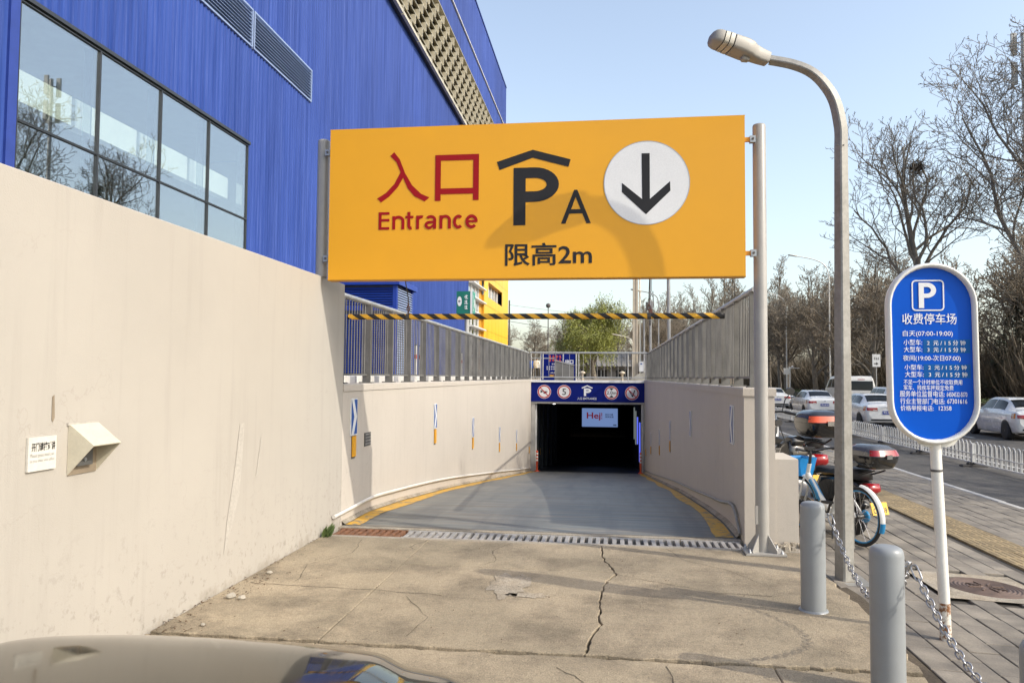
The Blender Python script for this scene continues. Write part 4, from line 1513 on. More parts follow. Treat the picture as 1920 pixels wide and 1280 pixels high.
for (body, bx4, bd) in (("收费停车场", (2.048, 2.405, 2.137, 2.214), .005), ("白天(07:00-19:00)", (2.050, 2.378, 2.047, 2.095), .004),
                        ("小型车:", (2.054, 2.176, 1.991, 2.032), .004), ("2  元 / 1 5 分 钟", (2.209, 2.459, 1.990, 2.025), .003),
                        ("大型车:", (2.055, 2.176, 1.942, 1.982), .004), ("3  元 / 1 5 分 钟", (2.210, 2.460, 1.943, 1.977), .003),
                        ("夜间(19:00-次日07:00)", (2.048, 2.426, 1.876, 1.922), .004),
                        ("小型车:", (2.057, 2.182, 1.819, 1.857), .004), ("2  元 / 1 5 分 钟", (2.214, 2.464, 1.820, 1.853), .003),
                        ("大型车:", (2.060, 2.183, 1.768, 1.809), .004), ("3  元 / 1 5 分 钟", (2.217, 2.467, 1.770, 1.805), .003),
                        ("不足一个计时单位不收取费用", (2.050, 2.433, 1.717, 1.752), .004), ("军车、残疾车按规定免费", (2.050, 2.376, 1.678, 1.713), .004),
                        ("服务单位监督电话:", (2.024, 2.318, 1.631, 1.674), .004), ("64504532-5070", (2.331, 2.464, 1.634, 1.666), .004),
                        ("行业主管部门电话:", (2.025, 2.318, 1.581, 1.622), .004), ("67301616", (2.333, 2.463, 1.587, 1.619), .004),
                        ("价格举报电话:", (2.027, 2.244, 1.534, 1.573), .004), ("12358", (2.278, 2.360, 1.539, 1.569), .004)):
    q_(text(body, bx4, pf, DP, "white_print", "lettering", ps, bd))
for z0_, z1_ in ((1.984, 2.031), (1.937, 1.982), (1.814, 1.859), (1.764, 1.810)):
    q_(flat([(2.185, z0_), (2.49, z0_), (2.49, z1_), (2.185, z1_)], pf, -.0135, "park_patch", "price_patch", ps))

# ------------------------------------------------------------------ blue store building
BX = -8.0
bd = thing("store_building", "huge blue corrugated store building with glazing and a lattice band", "building", (-8, 20, TERRACE))
def bp(o):
    o.parent = bd; o.location = -bd.location
    return o
BY0, BY1 = -6.0, 57.2
TOPZ = 24.4
OPEN = [(9.03, 15.62, 3.45, 6.90), (8.8, 19.0, 9.10, 9.98), (-6.0, 52.0, 15.55, 19.35), (42.2, 57.2, TERRACE, 14.2)]
brk = sorted({BY0, 9.03, 15.62, 8.8, 19.0, 42.2, 52.0, BY1})
cols = []
for a, b_ in zip(brk, brk[1:]):
    n_ = max(1, round((b_ - a) / .95))
    for i in range(n_):
        cols.append((lerp(a, b_, i / n_), lerp(a, b_, (i + 1) / n_)))
def corrug(y0, y1, z0, z1):
    nr = max(1, round((y1 - y0) / .135))
    p = (y1 - y0 - .008) / nr
    pts = []
    y = y0 + .004
    for k in range(nr):
        pts += [(BX, y), (BX, y + p * .45), (BX + .022, y + p * .58), (BX + .022, y + p * .87)]
        y += p
    pts.append((BX, y1 - .004))
    mbq = MB()
    vs = [(x, yy, z0) for x, yy in pts] + [(x, yy, z1) for x, yy in pts]
    k = len(pts)
    mbq.add(vs, [(i, i + 1, k + i + 1, k + i) for i in range(k - 1)])
    return mbq
for (y0, y1) in cols:
    ym = (y0 + y1) / 2
    cuts = sorted([(a, b_) for (p, q, a, b_) in OPEN if p <= ym <= q])
    z = TERRACE
    iv = []
    for a, b_ in cuts:
        if a > z + .01: iv.append((z, a))
        z = max(z, b_)
    iv.append((z, 20.95)); 
    iv = [(a, b_) for a, b_ in iv if b_ > a + .02]
    iv.append((21.10, TOPZ))
    for a, b_ in iv:
        bp(corrug(y0, y1, a, b_).build("cladding_panel", "blue_cladding"))
# dark backing so that joints read as joints, with openings
mb = MB()
XB = BX - .03
def backing(y0, y1, z0, z1): mb.box(XB - .1, XB, y0, y1, z0, z1)
backing(BY0, 8.8, TERRACE, 15.55); backing(8.8, 9.0, TERRACE, 9.1); backing(8.8, 19, 9.98, 15.55); backing(9.0, 15.65, 6.93, 9.1); backing(9.0, 15.65, TERRACE, 3.42)
backing(15.65, 19, TERRACE, 9.1); backing(19, 42.2, TERRACE, 15.55); backing(42.2, BY1, 14.2, 15.55); backing(BY0, BY1, 19.35, TOPZ - .1); backing(52, BY1, 15.55, 19.35)
bp(mb.build("wall_frame", "blue_trim"))
mb = MB(); mb.box(-45, BX - .5, BY0, BY1 - .02, TOPZ - .6, TOPZ - .2); bp(mb.build("roof", "grey_render"))
bp(MB().box(BX - .14, BX + .07, BY0, BY1 + .03, TOPZ, TOPZ + .09).build("roof_coping", "blue_trim"))
bp(MB().box(BX - .02, BX + .10, BY0, BY1 + .01, 20.96, 21.03).build("gutter", "trim_pale"))
bp(MB().box(BX - .02, BX + .05, BY0, BY1 + .01, 21.03, 21.09).build("gutter_shadow", "window_frame"))
bp(MB().box(BX - .10, BX + .03, BY1 - .02, BY1 + .05, 14.2, TOPZ).build("corner_trim", "blue_trim"))
bp(MB().box(-45, BX - .15, BY1 - .3, BY1 - .05, TERRACE, TOPZ - .1).build("end_wall", "blue_cladding"))
# glazing: four bays, two lights each
wy = [9.06, 10.70, 12.34, 13.97, 15.60]
zrow = [3.50, 5.20, 6.87]
for i in range(4):
    for j in range(2):
        w_ = bp(MB().box(BX - .02, BX - .012, wy[i] + .01, wy[i + 1] - .01, zrow[j] + .01, zrow[j + 1] - .01).build("window", "facade_glass"))
        fr_ = MB()
        for (a, b_, c, d) in ((wy[i], wy[i] + .017, zrow[j], zrow[j + 1]), (wy[i + 1] - .017, wy[i + 1], zrow[j], zrow[j + 1])):
            fr_.box(BX - .04, BX + .018, a + .001, b_ - .001, c + .001, d - .001)
        for (c, d) in ((zrow[j], zrow[j] + .017), (zrow[j + 1] - .017, zrow[j + 1])):
            fr_.box(BX - .04, BX + .016, wy[i] + .018, wy[i + 1] - .018, c + .002, d - .002)
        f2 = fr_.build("frame", "window_frame", w_)
    # inner sunlit down-stand beam and a fin at each mullion
    bp(MB().box(BX - .62, BX - .42, wy[i] + .02, wy[i + 1] - .06, 5.66, 6.12).build("downstand_beam", "soffit_white"))
    bp(MB().box(BX - .20, BX - .06, wy[i + 1] - .10, wy[i + 1] - .07, 3.5, 6.86).build("glass_fin", "stair_glass"))
bp(MB().box(BX - 4.2, BX - 4.0, 8.0, 17.0, 2.6, 7.4).build("room_wall", "interior_grey"))
bp(MB().box(BX - 4.0, BX - .15, 8.0, 17.0, 6.95, 7.1).build("room_ceiling", "interior_grey"))
bp(MB().box(BX - 4.0, BX - .15, 8.0, 17.0, 3.2, 3.4).build("room_floor", "interior_grey"))
for y in (8.0, 17.0):
    bp(MB().box(BX - 4.0, BX - .15, y, y + .1, 3.41, 6.94).build("room_side", "interior_grey"))
bp(MB().box(BX - .06, BX + .05, 8.86, 9.02, TERRACE, 8.0).build("corner_mullion", "blue_trim"))
bp(MB().box(BX - .06, BX + .04, 9.03, 15.66, 6.90, 6.96).build("window_head", "window_frame"))
# louvres, three units
for y0, y1 in ((8.85, 12.2), (12.25, 15.60), (15.66, 18.98)):
    u_ = bp(MB().box(BX - .32, BX - .30, y0, y1, 9.11, 9.97).build("louvre", "louvre_dark"))
    f_ = MB()
    f_.box(BX - .1, BX + .06, y0, y0 + .04, 9.10, 9.98); f_.box(BX - .1, BX + .06, y1 - .04, y1, 9.10, 9.98)
    f_.box(BX - .1, BX + .058, y0 + .04, y1 - .04, 9.94, 9.98); f_.box(BX - .1, BX + .058, y0 + .04, y1 - .04, 9.10, 9.13)
    f_.build("frame", "louvre_blue", u_)
    sl = MB()
    sl.add([(BX + .05, y0 + .04, 0), (BX + .05, y1 - .04, 0), (BX - .07, y1 - .04, .055), (BX - .07, y0 + .04, .055),
            (BX + .05, y0 + .04, -.008), (BX + .05, y1 - .04, -.008), (BX - .07, y1 - .04, .047), (BX - .07, y0 + .04, .047)],
           [(0, 1, 2, 3), (7, 6, 5, 4), (0, 4, 5, 1)])
    slm = sl.mesh("slat", "louvre_blue")
    for k in range(10):
        link("slat", slm, u_, (0, 0, 9.15 + k * .079))
# lattice band: bays of tilted blades between fins, on a pale edge beam
la = bp(MB().box(BX - .62, BX - .60, BY0, 52, 15.56, 19.34).build("lattice_back", "interior_dark"))
bay = MB()
BW = 1.18
nrow = 7
rh = 3.55 / nrow
bay.box(-.02, .02, -.05, .05, 0, 3.55)
bay_m = None
def lattice_bay():
    mbq = MB()
    for r0 in range(nrow):
        z0_ = r0 * rh
        off = (BW / 2) * (r0 % 2)
        # blade tilted outwards
        mbq.add([(.0, 0, z0_ + .05), (.0, BW, z0_ + .05), (-.42, BW, z0_ + rh * .92), (-.42, 0, z0_ + rh * .92), (.0, 0, z0_), (.0, BW, z0_), (-.43, BW, z0_ + rh * .9), (-.43, 0, z0_ + rh * .9)],
                [(0, 1, 2, 3), (7, 6, 5, 4), (0, 4, 5, 1)], 0)
        # short fins
        mbq.box(-.30, .05, off + .02, off + .06, z0_ + .02, z0_ + rh * .86, 1)
    return mbq.mesh("lattice_bay", ["lattice_metal", "lattice_pale"])
lbm = lattice_bay()
y = 4.0
while y < 51.0:
    o = link("lattice_bay", lbm, bd, None)
    o.location = Vector((BX + .06, y, 15.72)) - bd.location
    y += BW
bp(MB().box(BX - .5, BX + .20, BY0, 52.0, 15.50, 15.56).build("lattice_gutter", "window_frame"))
ebm = MB().box(-.06, .06, .03, 2.33, 0, .14).mesh("edge_beam", "lattice_pale")
y = 1.0
while y < 50:
    o = link("edge_beam", ebm, bd); o.location = Vector((BX + .24, y, 15.46)) - bd.location
    y += 2.36
bp(MB().box(BX - .5, BX + .1, BY0, 52.0, 19.30, 19.36).build("lattice_head", "lattice_metal"))
bp(MB().box(BX - .5, BX + .02, 51.1, 52.0, 15.56, 19.3).build("lattice_end", "lattice_metal"))
# glazed stair strip with white sunshades
sg = bp(MB().box(BX - .1, BX - .08, 42.25, 45.9, TERRACE, 14.2).build("stair_glazing", "stair_glass"))
bp(MB().box(BX - 2.2, BX - 2.0, 42, 58, TERRACE, 14.2).build("stair_core", "interior_dark"))
for yy in (42.3, 43.55, 44.8, 45.9):
    MB().box(BX - .12, BX - .02, yy - .05, yy + .05, TERRACE, 14.2).build("mullion", "trim_pale", sg)
for k in range(14):
    MB().box(BX - .06, BX + .26, 42.7, 47.25, TERRACE + .5 + k * .86, TERRACE + .58 + k * .86).build("sunshade", "trim_pale", sg)
bp(MB().box(BX - .5, BX - .06, 46.0, 47.2, TERRACE, 14.2).build("yellow_return", "yellow_reveal"))
# yellow panelled block
YX = BX + .10
ys_ = [47.25 + (58.7 - 47.25) * i / 7 for i in range(8)]
zs_ = [TERRACE, 3.1, 4.75, 6.42, 8.45, 10.1, 11.8, 14.2]
yb = bp(MB().box(YX - .4, YX - .03, 47.25, 58.7, TERRACE, 7.0).build("yellow_backing", "yellow_reveal"))
MB().box(YX - .4, YX - .03, 47.25, 58.7, 8.05, 14.2).build("yellow_backing_upper", "yellow_reveal", yb)
for i in range(7):
    for j in range(7):
        y0, y1, z0, z1 = ys_[i], ys_[i + 1], zs_[j], zs_[j + 1]
        if 48.6 < (y0 + y1) / 2 < 55.6 and j == 3:
            segs_ = [(z0, 7.02), (8.03, z1)]
        else:
            segs_ = [(z0, z1)]
        for a, b_ in segs_:
            bp(MB().cbox(YX - .03, YX, y0 + .012, y1 - .012, a + .012, b_ - .012, .002).build("yellow_panel", "yellow_cladding"))
wv_ = bp(MB().box(YX - .36, YX - .34, 48.7, 55.5, 7.0, 8.05).build("yellow_block_window", "stair_glass"))
for yy in (49.2, 50.6, 52.0, 53.4, 54.8):
    MB().box(YX - .34, YX - .26, yy - .06, yy + .06, 7.0, 8.05).build("mullion", "trim_pale", wv_)
bp(MB().box(YX - .5, YX + .01, 58.70, 58.74, TERRACE, 14.2).build("yellow_end", "yellow_cladding"))

# ------------------------------------------------------------------ louvred plant kiosk, lift shaft sign, blue exit boards
kx0, kx1, ky0, ky1, kz1 = -7.85, -6.0, 20.7, 22.55, 4.35
t = thing("plant_kiosk", "dark blue louvred plant kiosk standing against the blue building", "kiosk", (-6.9, 21.6, TERRACE))
def kk(o): o.location = -t.location; return o
kk(MB().box(kx0 + .05, kx1 - .05, ky0 + .05, ky1 - .05, TERRACE, kz1).build("core", "louvre_dark", t))
for (x, y) in ((kx0, ky0), (kx1 - .12, ky0), (kx0, ky1 - .12), (kx1 - .12, ky1 - .12)):
    kk(MB().box(x, x + .12, y, y + .12, TERRACE, kz1).build("corner_post", "kiosk_blue", t))
kk(MB().cbox(kx0 - .1, kx1 + .1, ky0 - .1, ky1 + .1, kz1 + .002, kz1 + .16, .02).build("roof", "kiosk_blue", t))
kk(MB().box(kx0 + .12, kx1 - .12, ky0 - .01, ky0 + .03, 3.62, 3.74).build("transom", "kiosk_blue", t))
def blade(a, b_, out):
    mbq = MB(); a, b_, out = Vector(a), Vector(b_), Vector(out)
    dn = Vector((0, 0, -.05))
    mbq.add([a, b_, b_ + out + dn, a + out + dn], [(0, 1, 2, 3)])
    mbq.add([a - Vector((0, 0, .008)), b_ - Vector((0, 0, .008)), b_ + out + dn - Vector((0, 0, .008)), a + out + dn - Vector((0, 0, .008))], [(3, 2, 1, 0)])
    mbq.add([a + out + dn, b_ + out + dn, b_ + out + dn - Vector((0, 0, .008)), a + out + dn - Vector((0, 0, .008))], [(0, 3, 2, 1)])
    return mbq
bf = blade((kx0 + .12, ky0 + .05, 0), (kx1 - .12, ky0 + .05, 0), (0, -.06, 0)).mesh("louvre_blade", "kiosk_blue")
bs = blade((kx1 - .05, ky0 + .12, 0), (kx1 - .05, ky1 - .12, 0), (.06, 0, 0)).mesh("louvre_blade", "kiosk_louvre_sunlit")
for k in range(38):
    z = TERRACE + .1 + k * .0705
    if not 3.55 < z < 3.76:
        kk(link("louvre_blade", bf, t)).location = Vector((0, 0, z)) - t.location
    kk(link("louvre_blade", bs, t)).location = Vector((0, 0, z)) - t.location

strokes_late = []
t = thing("box_sign", "green box sign, one side painted as sunlit, with arrow and Chinese text on a grey pole", "sign", (-4.62, 24.2, TERRACE))
MB().tube([(0, 0, 0), (0, 0, 2.3)], .075, 12).build("pole", "pole_grey", t)
bxo = MB()
bxo.box(-.30, .22, -.26, .26, 2.2, 2.95)
bx_ = bxo.build("box", "green_sign", t)
bx_.rotation_euler = (0, 0, R(0))
MB().box(.16, .226, -.264, -.24, 2.2, 2.95).build("edge", "sign_white", bx_)
MB().box(.224, .228, -.26, .26, 2.2, 2.95).build("side_panel", "green_sign_sunlit", bx_)
gf = Frame((0, -.262, 0), (1, 0, 0), (0, 0, 1))
flat(circ(-.20, 2.62, .075, .16, 20), gf, .002, "sign_white", "arrow_disc", bx_)
flat([(-.25, 2.62), (-.20, 2.67), (-.20, 2.63), (-.15, 2.63), (-.15, 2.61), (-.20, 2.61), (-.20, 2.57)], gf, .004, "black_print", "arrow", bx_)
for k_ in range(3):
    strokes_late.append((1, (-.06, .10, 2.36 + k_ * .17, 2.49 + k_ * .17), gf, .003, "sign_white", bx_, k_))
gs = Frame((.229, 0, 0), (0, 1, 0), (0, 0, 1))
for k_ in range(4):
    strokes_late.append((1, (-.16, -.02, 2.30 + k_ * .14, 2.41 + k_ * .14), gs, .003, "sign_white", bx_, k_ + 9))
flat(circ(.14, 2.58, .07, .16, 20), gs, .002, "sign_white", "arrow_disc", bx_)

def board(name, label, x0_, x1_, y_, z0_, z1_):
    t_ = thing(name, label, "sign", ((x0_ + x1_) / 2, y_, TERRACE))
    c = t_.location
    o = MB().box(x0_, x1_, y_, y_ + .12, TERRACE, z1_).build("panel", "fascia_blue", t_); o.location = -c
    o = MB().box(x0_ - .03, x0_ - .001, y_ - .02, y_ + .14, TERRACE, z1_ + .02).build("edge_post", "trim_pale", t_); o.location = -c
    return t_
f36 = face_frame(36.0)
t = board("information_board", "dark blue information board with red and white lines of text behind the railing", -3.2, -1.90, 36.0, TERRACE, 2.86)
def strokes(n_, box, fr, d, m, parent, seed, name="lettering"):
    """lines of print too blurred to read: little separate marks"""
    r2 = random.Random(seed)
    mbq = MB()
    w = (box[1] - box[0]) / n_
    for i in range(n_):
        a = box[0] + i * w
        for k in range(3):
            y_ = lerp(box[2], box[3], (k + .1) / 3)
            rectp(mbq, fr, d, a + w * r2.uniform(.08, .25), a + w * r2.uniform(.6, .9), y_, y_ + (box[3] - box[2]) * .17)
        x_ = a + w * r2.uniform(.3, .6)
        rectp(mbq, fr, d + .001, x_, x_ + w * .14, box[2], box[3])
    o_ = mbq.build(name, m, parent)
    return o_
for i, (n_, b4, m_) in enumerate(((4, (-2.85, -2.2, 2.66, 2.80), "orange_flex"), (4, (-2.85, -2.2, 2.50, 2.62), "orange_flex"), (4, (-2.7, -2.35, 2.34, 2.42), "white_print"),
                     (8, (-2.95, -2.1, 2.20, 2.28), "white_print"), (8, (-2.95, -2.1, 2.10, 2.17), "white_print"), (6, (-2.75, -2.3, 1.93, 1.99), "white_print"))):
    strokes(n_, b4, f36, .004, m_, t, i).location = -t.location
text("IKEA", (-2.78, -2.25, 1.76, 1.87), f36, .004, "reflector_yellow", "lettering", t, .05).location = -t.location
for args in strokes_late:
    strokes(*args)
f35 = face_frame(35.0)
t = board("exit_board", "blue exit board with white Chinese characters for exit behind the railing", -2.05, -1.50, 35.0, TERRACE, 2.84)
text("出口", (-1.98, -1.6, 2.36, 2.57), f35, .004, "white_print", "lettering", t, .03).location = -t.location
MB().box(-1.49, -1.45, 34.98, 35.2, TERRACE, 2.86).build("edge_post", "trim_pale", t).location = -t.location
# sloping grey parapet of the exit ramp in front of the boards
t = thing("exit_parapet", "sloping grey parapet in front of the blue exit board", "wall", (-2.0, 33.6, TERRACE))
MB().prism([(-2.38, 33.6, TERRACE), (-1.52, 33.6, TERRACE), (-1.52, 33.6, 2.27), (-2.38, 33.6, 2.49)], (0, .12, 0)).build("panel", "rail_steel", t).location = -t.location
MB().bar((-2.40, 33.66, 2.51), (-1.50, 33.66, 2.285), .16, .04).build("handrail", "rail_top", t).location = -t.location
t = thing("curved_parapet", "low curved grey metal parapet beside the beige concrete column", "wall", (1.9, 38, TERRACE))
pts = smooth_path([(1.0, 36.5, 0), (1.35, 37.2, 0), (1.9, 37.6, 0), (2.8, 37.7, 0)], 5)
hts = [interp([1.0, 1.5, 2.0, 2.8], [1.62, 1.95, 2.05, 2.1], p.x) for p in pts]
mbq = MB(); k = len(pts)
mbq.add([(p.x, p.y, TERRACE - .6) for p in pts] + [(p.x, p.y, h) for p, h in zip(pts, hts)], [(i, i + 1, k + i + 1, k + i) for i in range(k - 1)])
mbq.add([(p.x, p.y + .1, TERRACE - .6) for p in pts] + [(p.x, p.y + .1, h) for p, h in zip(pts, hts)], [(i, i + 1, k + i + 1, k + i) for i in range(k - 1)])
mbq.add([(p.x, p.y, h) for p, h in zip(pts, hts)] + [(p.x, p.y + .1, h) for p, h in zip(pts, hts)], [(i, i + 1, k + i + 1, k + i) for i in range(k - 1)])
mbq.build("panel", "rail_steel", t).location = -t.location

# ------------------------------------------------------------------ poles, masts and wires behind the entrance
Z0 = TERRACE
t = thing("concrete_column", "tall beige concrete column rising behind the shaded railing", "column", (1.62, 45, Z0))
MB().box(-.15, .15, -.15, .15, 0, 10.5).build("shaft", "pole_beige", t)
MB().box(.02, .05, -.165, -.15, 0, 10.5).build("groove", "intercom_inside", t)
def plain_pole(x, y, z, h, r0, r1, m, label, name="utility_pole", cat="pole"):
    t_ = thing(name, label, cat, (x, y, z))
    MB().tube([(0, 0, 0), (0, 0, h * .5), (0, 0, h)], [r0, (r0 + r1) / 2, r1], 12).build("shaft", m, t_)
    return t_
plain_pole(1.90, 45.2, Z0, 9.5, .065, .06, "white_enamel", "white steel pole right beside the beige concrete column")
t = plain_pole(2.13, 45, -.2, 5.6, .075, .06, "pole_grey", "thin grey pole carrying a small lamp arm beside the beige column")
MB().tube(smooth_path([(0, 0, 5.5), (-.1, 0, 5.75), (-.35, 0, 5.9), (-.6, 0, 5.95)], 4), .025, 6).build("arm", "pole_grey", t)
t = plain_pole(2.50, 45, -.2, 6.6, .095, .075, "pole_grey", "grey utility pole with rusty electrical gear at its top")
for (a, b_, c, w, h, m_) in ((-.20, 0, 6.2, .14, .5, "pole_dark"), (.12, 0, 6.3, .10, .42, "grey_render"), (.02, -.1, 5.75, .2, .55, "equipment_rust"), (-.03, -.1, 5.2, .12, .3, "pole_dark")):
    MB().box(a - w / 2, a + w / 2, b_ - .08, b_ + .08, c - h / 2, c + h / 2).build("transformer_gear", m_, t)
MB().tube([(0, 0, 6.6), (.01, 0, 8.3)], .022, 6).build("spike", "pole_dark", t)
def arm_lamp(x, y, z, h, reach, dirx, m, label, r0=.06):
    t_ = thing("street_lamp", label, "street lamp", (x, y, z), 0)
    pth = [(0, 0, 0), (0, 0, h * .5), (0, 0, h - reach * .62)] + [Vector(p) for p in smooth_path([(0, 0, h - reach * .6), (dirx * reach * .07, 0, h - reach * .3), (dirx * reach * .28, 0, h - reach * .10), (dirx * reach * .6, 0, h + reach * .02), (dirx * reach, 0, h + reach * .10)], 4)][1:]
    MB().tube(pth, [interp([0, h * .5, h], [r0, r0 * .75, r0 * .5], p[2]) for p in pth], 10).build("pole", m, t_)
    a_ = Vector(pth[-1]); d_ = (a_ - Vector(pth[-2])).normalized()
    sd = Vector((0, 1, 0)); uu = d_.cross(sd)
    rings = [[a_ + d_ * s_ + sd * (w * math.cos(q)) + uu * (hh * math.sin(q)) for q in [2 * math.pi * i / 10 for i in range(10)]] for s_, w, hh in ((-.02, .04, .03), (.05, .10, .05), (.5, .12, .05), (.62, .09, .04), (.66, .02, .01))]
    MB().loft(rings).build("lamp_head", "lamp_head_light", t_)
    return t_
arm_lamp(2.98, 45, -.2, 7.0, 1.0, -1, "pole_grey", "arched street lamp behind the striped bar near the rusty gear pole")
plain_pole(3.57, 45, -.2, 9.5, .13, .10, "pole_grey", "thick grey pole standing alone right of the arched lamp above the railing")
t = thing("control_cabinet", "small white control cabinet fixed beside the beige concrete column", "cabinet", (1.95, 44.7, Z0))
MB().cbox(-.14, .14, -.1, .1, .52, 1.13, .01).build("case", "sign_white", t)
MB().box(-.05, .05, -.104, -.1, .95, 1.02).build("label_plate", "chevron_blue", t)
MB().box(.0, .1, -.05, .05, 0, .52).build("stand", "pole_dark", t)
plain_pole(-9.28, 70, Z0, 7.4, .09, .07, "pole_dark", "dark thin power pole beside the yellow end of the store", "power_pole")
t = plain_pole(-7.18, 90, Z0, 8.6, .08, .05, "pole_dark", "slender camera mast rising above the bare trees", "camera_mast", "mast")
MB().lathe([(.05, 0), (.28, .15), (.28, .45), (.05, .6)], 10, (0, 0, 8.5)).build("camera_head", "pole_dark", t)
plain_pole(-4.0, 92, Z0, 6.6, .05, .04, "pole_grey", "faint grey mast beyond the pale green willow", "camera_mast", "mast")
t = thing("lattice_tower", "far lattice radio tower behind the electrical gear pole", "tower", (8.6, 150, 0))
mbq = MB()
for k in range(14):
    z0_, z1_ = k * 1.35, (k + 1) * 1.35
    w0, w1 = lerp(1.3, .25, k / 14), lerp(1.3, .25, (k + 1) / 14)
    cs0 = [(-w0, -w0, z0_), (w0, -w0, z0_), (w0, w0, z0_), (-w0, w0, z0_)]
    cs1 = [(-w1, -w1, z1_), (w1, -w1, z1_), (w1, w1, z1_), (-w1, w1, z1_)]
    for i in range(4):
        mbq.bar(cs0[i], cs1[i], .09, .09); mbq.bar(cs0[i], cs1[(i + 1) % 4], .06, .06); mbq.bar(cs0[(i + 1) % 4], cs1[i], .06, .06)
mbq.build("frame", "pole_dark", t)
MB().tube([(0, 0, 18.8), (0, 0, 23.5)], .06, 6).build("aerial", "pole_dark", t)
def wire(a, b_, sag, label, r_=.02):
    a, b_ = Vector(a), Vector(b_)
    pth = [a.lerp(b_, i / 16) - Vector((0, 0, sag * 4 * (i / 16) * (1 - i / 16))) for i in range(17)]
    tag(MB().tube(pth, r_, 5).build("power_wire", "pole_dark"), label, "wire", "power wires beyond the store")
wire((-9.28, 70, 8.55), (10, 72, 6.9), .25, "upper thin power wire strung from the dark pole beyond the store", .013)
wire((-9.28, 70, 7.0), (10, 72, 4.9), .3, "lower thick power wire strung from the dark pole beyond the store", .022)
wire((-40, 75, 9.5), (45, 78, 6.2), .5, "long thin power wire crossing behind the striped bar", .012)
# low grey house and garden lamps beyond
t = thing("low_house", "low grey house with tiled roof behind the pale green willow", "house", (.8, 84, Z0))
MB().box(-5.5, 4.2, 0, 5, -.5, 1.4).build("wall", "house_wall", t)
rf = MB().prism([(-6.0, -.6, 1.4), (-6.0, 2.5, 3.1), (-6.0, 5.6, 1.4)], (10.7, 0, 0)).build("roof", "tile_grey", t)
for k in range(20):
    MB().bar((-5.8 + k * .55, -.62, 1.45), (-5.8 + k * .55, 2.45, 3.12), .09, .06).build("roof_rib", "tile_grey", rf)
for x in (-4.5, -2.2, .1, 2.4):
    w_ = MB().box(x, x + 1.3, -.02, .05, .15, 1.0).build("window", "dark_window", t)
    MB().box(x + .62, x + .68, -.05, -.02, .15, 1.0).build("frame", "trim_pale", w_)
for x, y, w_ in ((-1.35, 40, "beside the blue exit board"), (.75, 40, "in front of the low grey house")):
    t = thing("garden_lamp", "squat cream lawn lamp behind the pipe railing, " + w_, "lamp", (x, y, TERRACE), 0, "cream lawn lamps behind the pipe railing")
    MB().lathe([(.06, 0), (.06, .35), (.16, .38), (.16, .44), (.05, .5)], 12).build("body", "pole_beige", t)

# ------------------------------------------------------------------ trees
def grow(seed, height, spread, levels=5, trunk_r=.22, clear=.28, tropism=.16, dens=1.0, wander=.16, limbs=8, up0=.75, sides=(8, 6, 4, 3, 3, 3), min_r=.008, lean=(0, 0)):
    """A leafless tree: trunk and limb mesh, fine twig mesh. Built at its foot."""
    rg = random.Random(seed)
    wood, twig = MB(), MB()
    ends = []
    def branch(p, d, length, r, lev):
        nseg = max(3, min(9, int(length / (.55 if lev > 1 else .8)) + 2))
        if lev >= 3: nseg = 3 if lev == 3 else 2
        pts, rs, ds = [p.copy()], [r], [d.copy()]
        tip = r * (.28 if lev else .35)
        for i in range(nseg):
            t = (i + 1) / nseg
            wv = wander * ((1 + .25 * lev) if lev else .3)
            d = (d + Vector((rg.gauss(0, wv), rg.gauss(0, wv), rg.gauss(0, wv * .6) + tropism * (.35 if lev == 0 else 1)))).normalized()
            p = p + d * (length / nseg)
            pts.append(p.copy()); rs.append(max(min_r, lerp(r, tip, t))); ds.append(d.copy())
        n = sides[min(lev, len(sides) - 1)]
        (wood if lev <= 2 else twig).tube(pts, rs, n, False)
        if lev >= levels:
            ends.append(pts[-1]); return
        if lev == 0:
            kids = limbs
        else:
            kids = max(2, int(length * (2.3 if lev == 1 else (3.4 if lev == 2 else 4.6)) * dens))
            kids = min(kids, 13 if lev < 3 else 7)
        for k in range(kids):
            t0 = clear if lev == 0 else .18
            t = t0 + (1 - t0) * (k + rg.random()) / kids
            f = t * nseg
            i = min(int(f), nseg - 1)
            q = pts[i].lerp(pts[i + 1], f - i)
            dd = ds[i + 1]
            u, v = frame_of(dd)
            a = k * 2.4 + rg.uniform(-.5, .5)
            out = u * math.cos(a) + v * math.sin(a)
            ang = rg.uniform(.55, .95) if lev else lerp(1.0, .45, t) * rg.uniform(.8, 1.15)
            nd = (dd * math.cos(ang) + out * math.sin(ang))
            if lev == 0:
                nd = (nd + Vector((0, 0, up0 * .35))).normalized()
                ln = spread * lerp(1.0, .55, t) * rg.uniform(.8, 1.15)
                rr = lerp(r, tip, t) * rg.uniform(.5, .68)
            else:
                ln = length * lerp(.62, .30, t) * rg.uniform(.75, 1.2)
                rr = max(min_r, lerp(rs[0], tip, t) * rg.uniform(.45, .62))
            branch(q, nd.normalized(), ln, rr, lev + 1)
    branch(Vector((0, 0, 0)), Vector((lean[0], lean[1], 1)).normalized(), height, trunk_r, 0)
    return wood, twig, ends
TREES = {}
def tree_kind(key, bark="bark", twigm="twig_brown", **kw):
    wood, twig, ends = grow(**kw)
    TREES[key] = (wood.mesh("trunk", bark), twig.mesh("crown", twigm), ends)
def put_tree(key, label, loc, rz, sc=1.0, group=None, name="bare_tree"):
    t_ = thing(name, label, "tree", loc, rz, group)
    w, c, _ = TREES[key]
    link("trunk", w, t_, None, None, sc)
    link("crown", c, t_, None, None, sc)
    return t_
tree_kind("plane", "bark_pale", "bark", seed=11, height=12.0, spread=7.4, levels=5, trunk_r=.25, clear=.46, limbs=11, tropism=.10, dens=.68, min_r=.0115, up0=1.1)
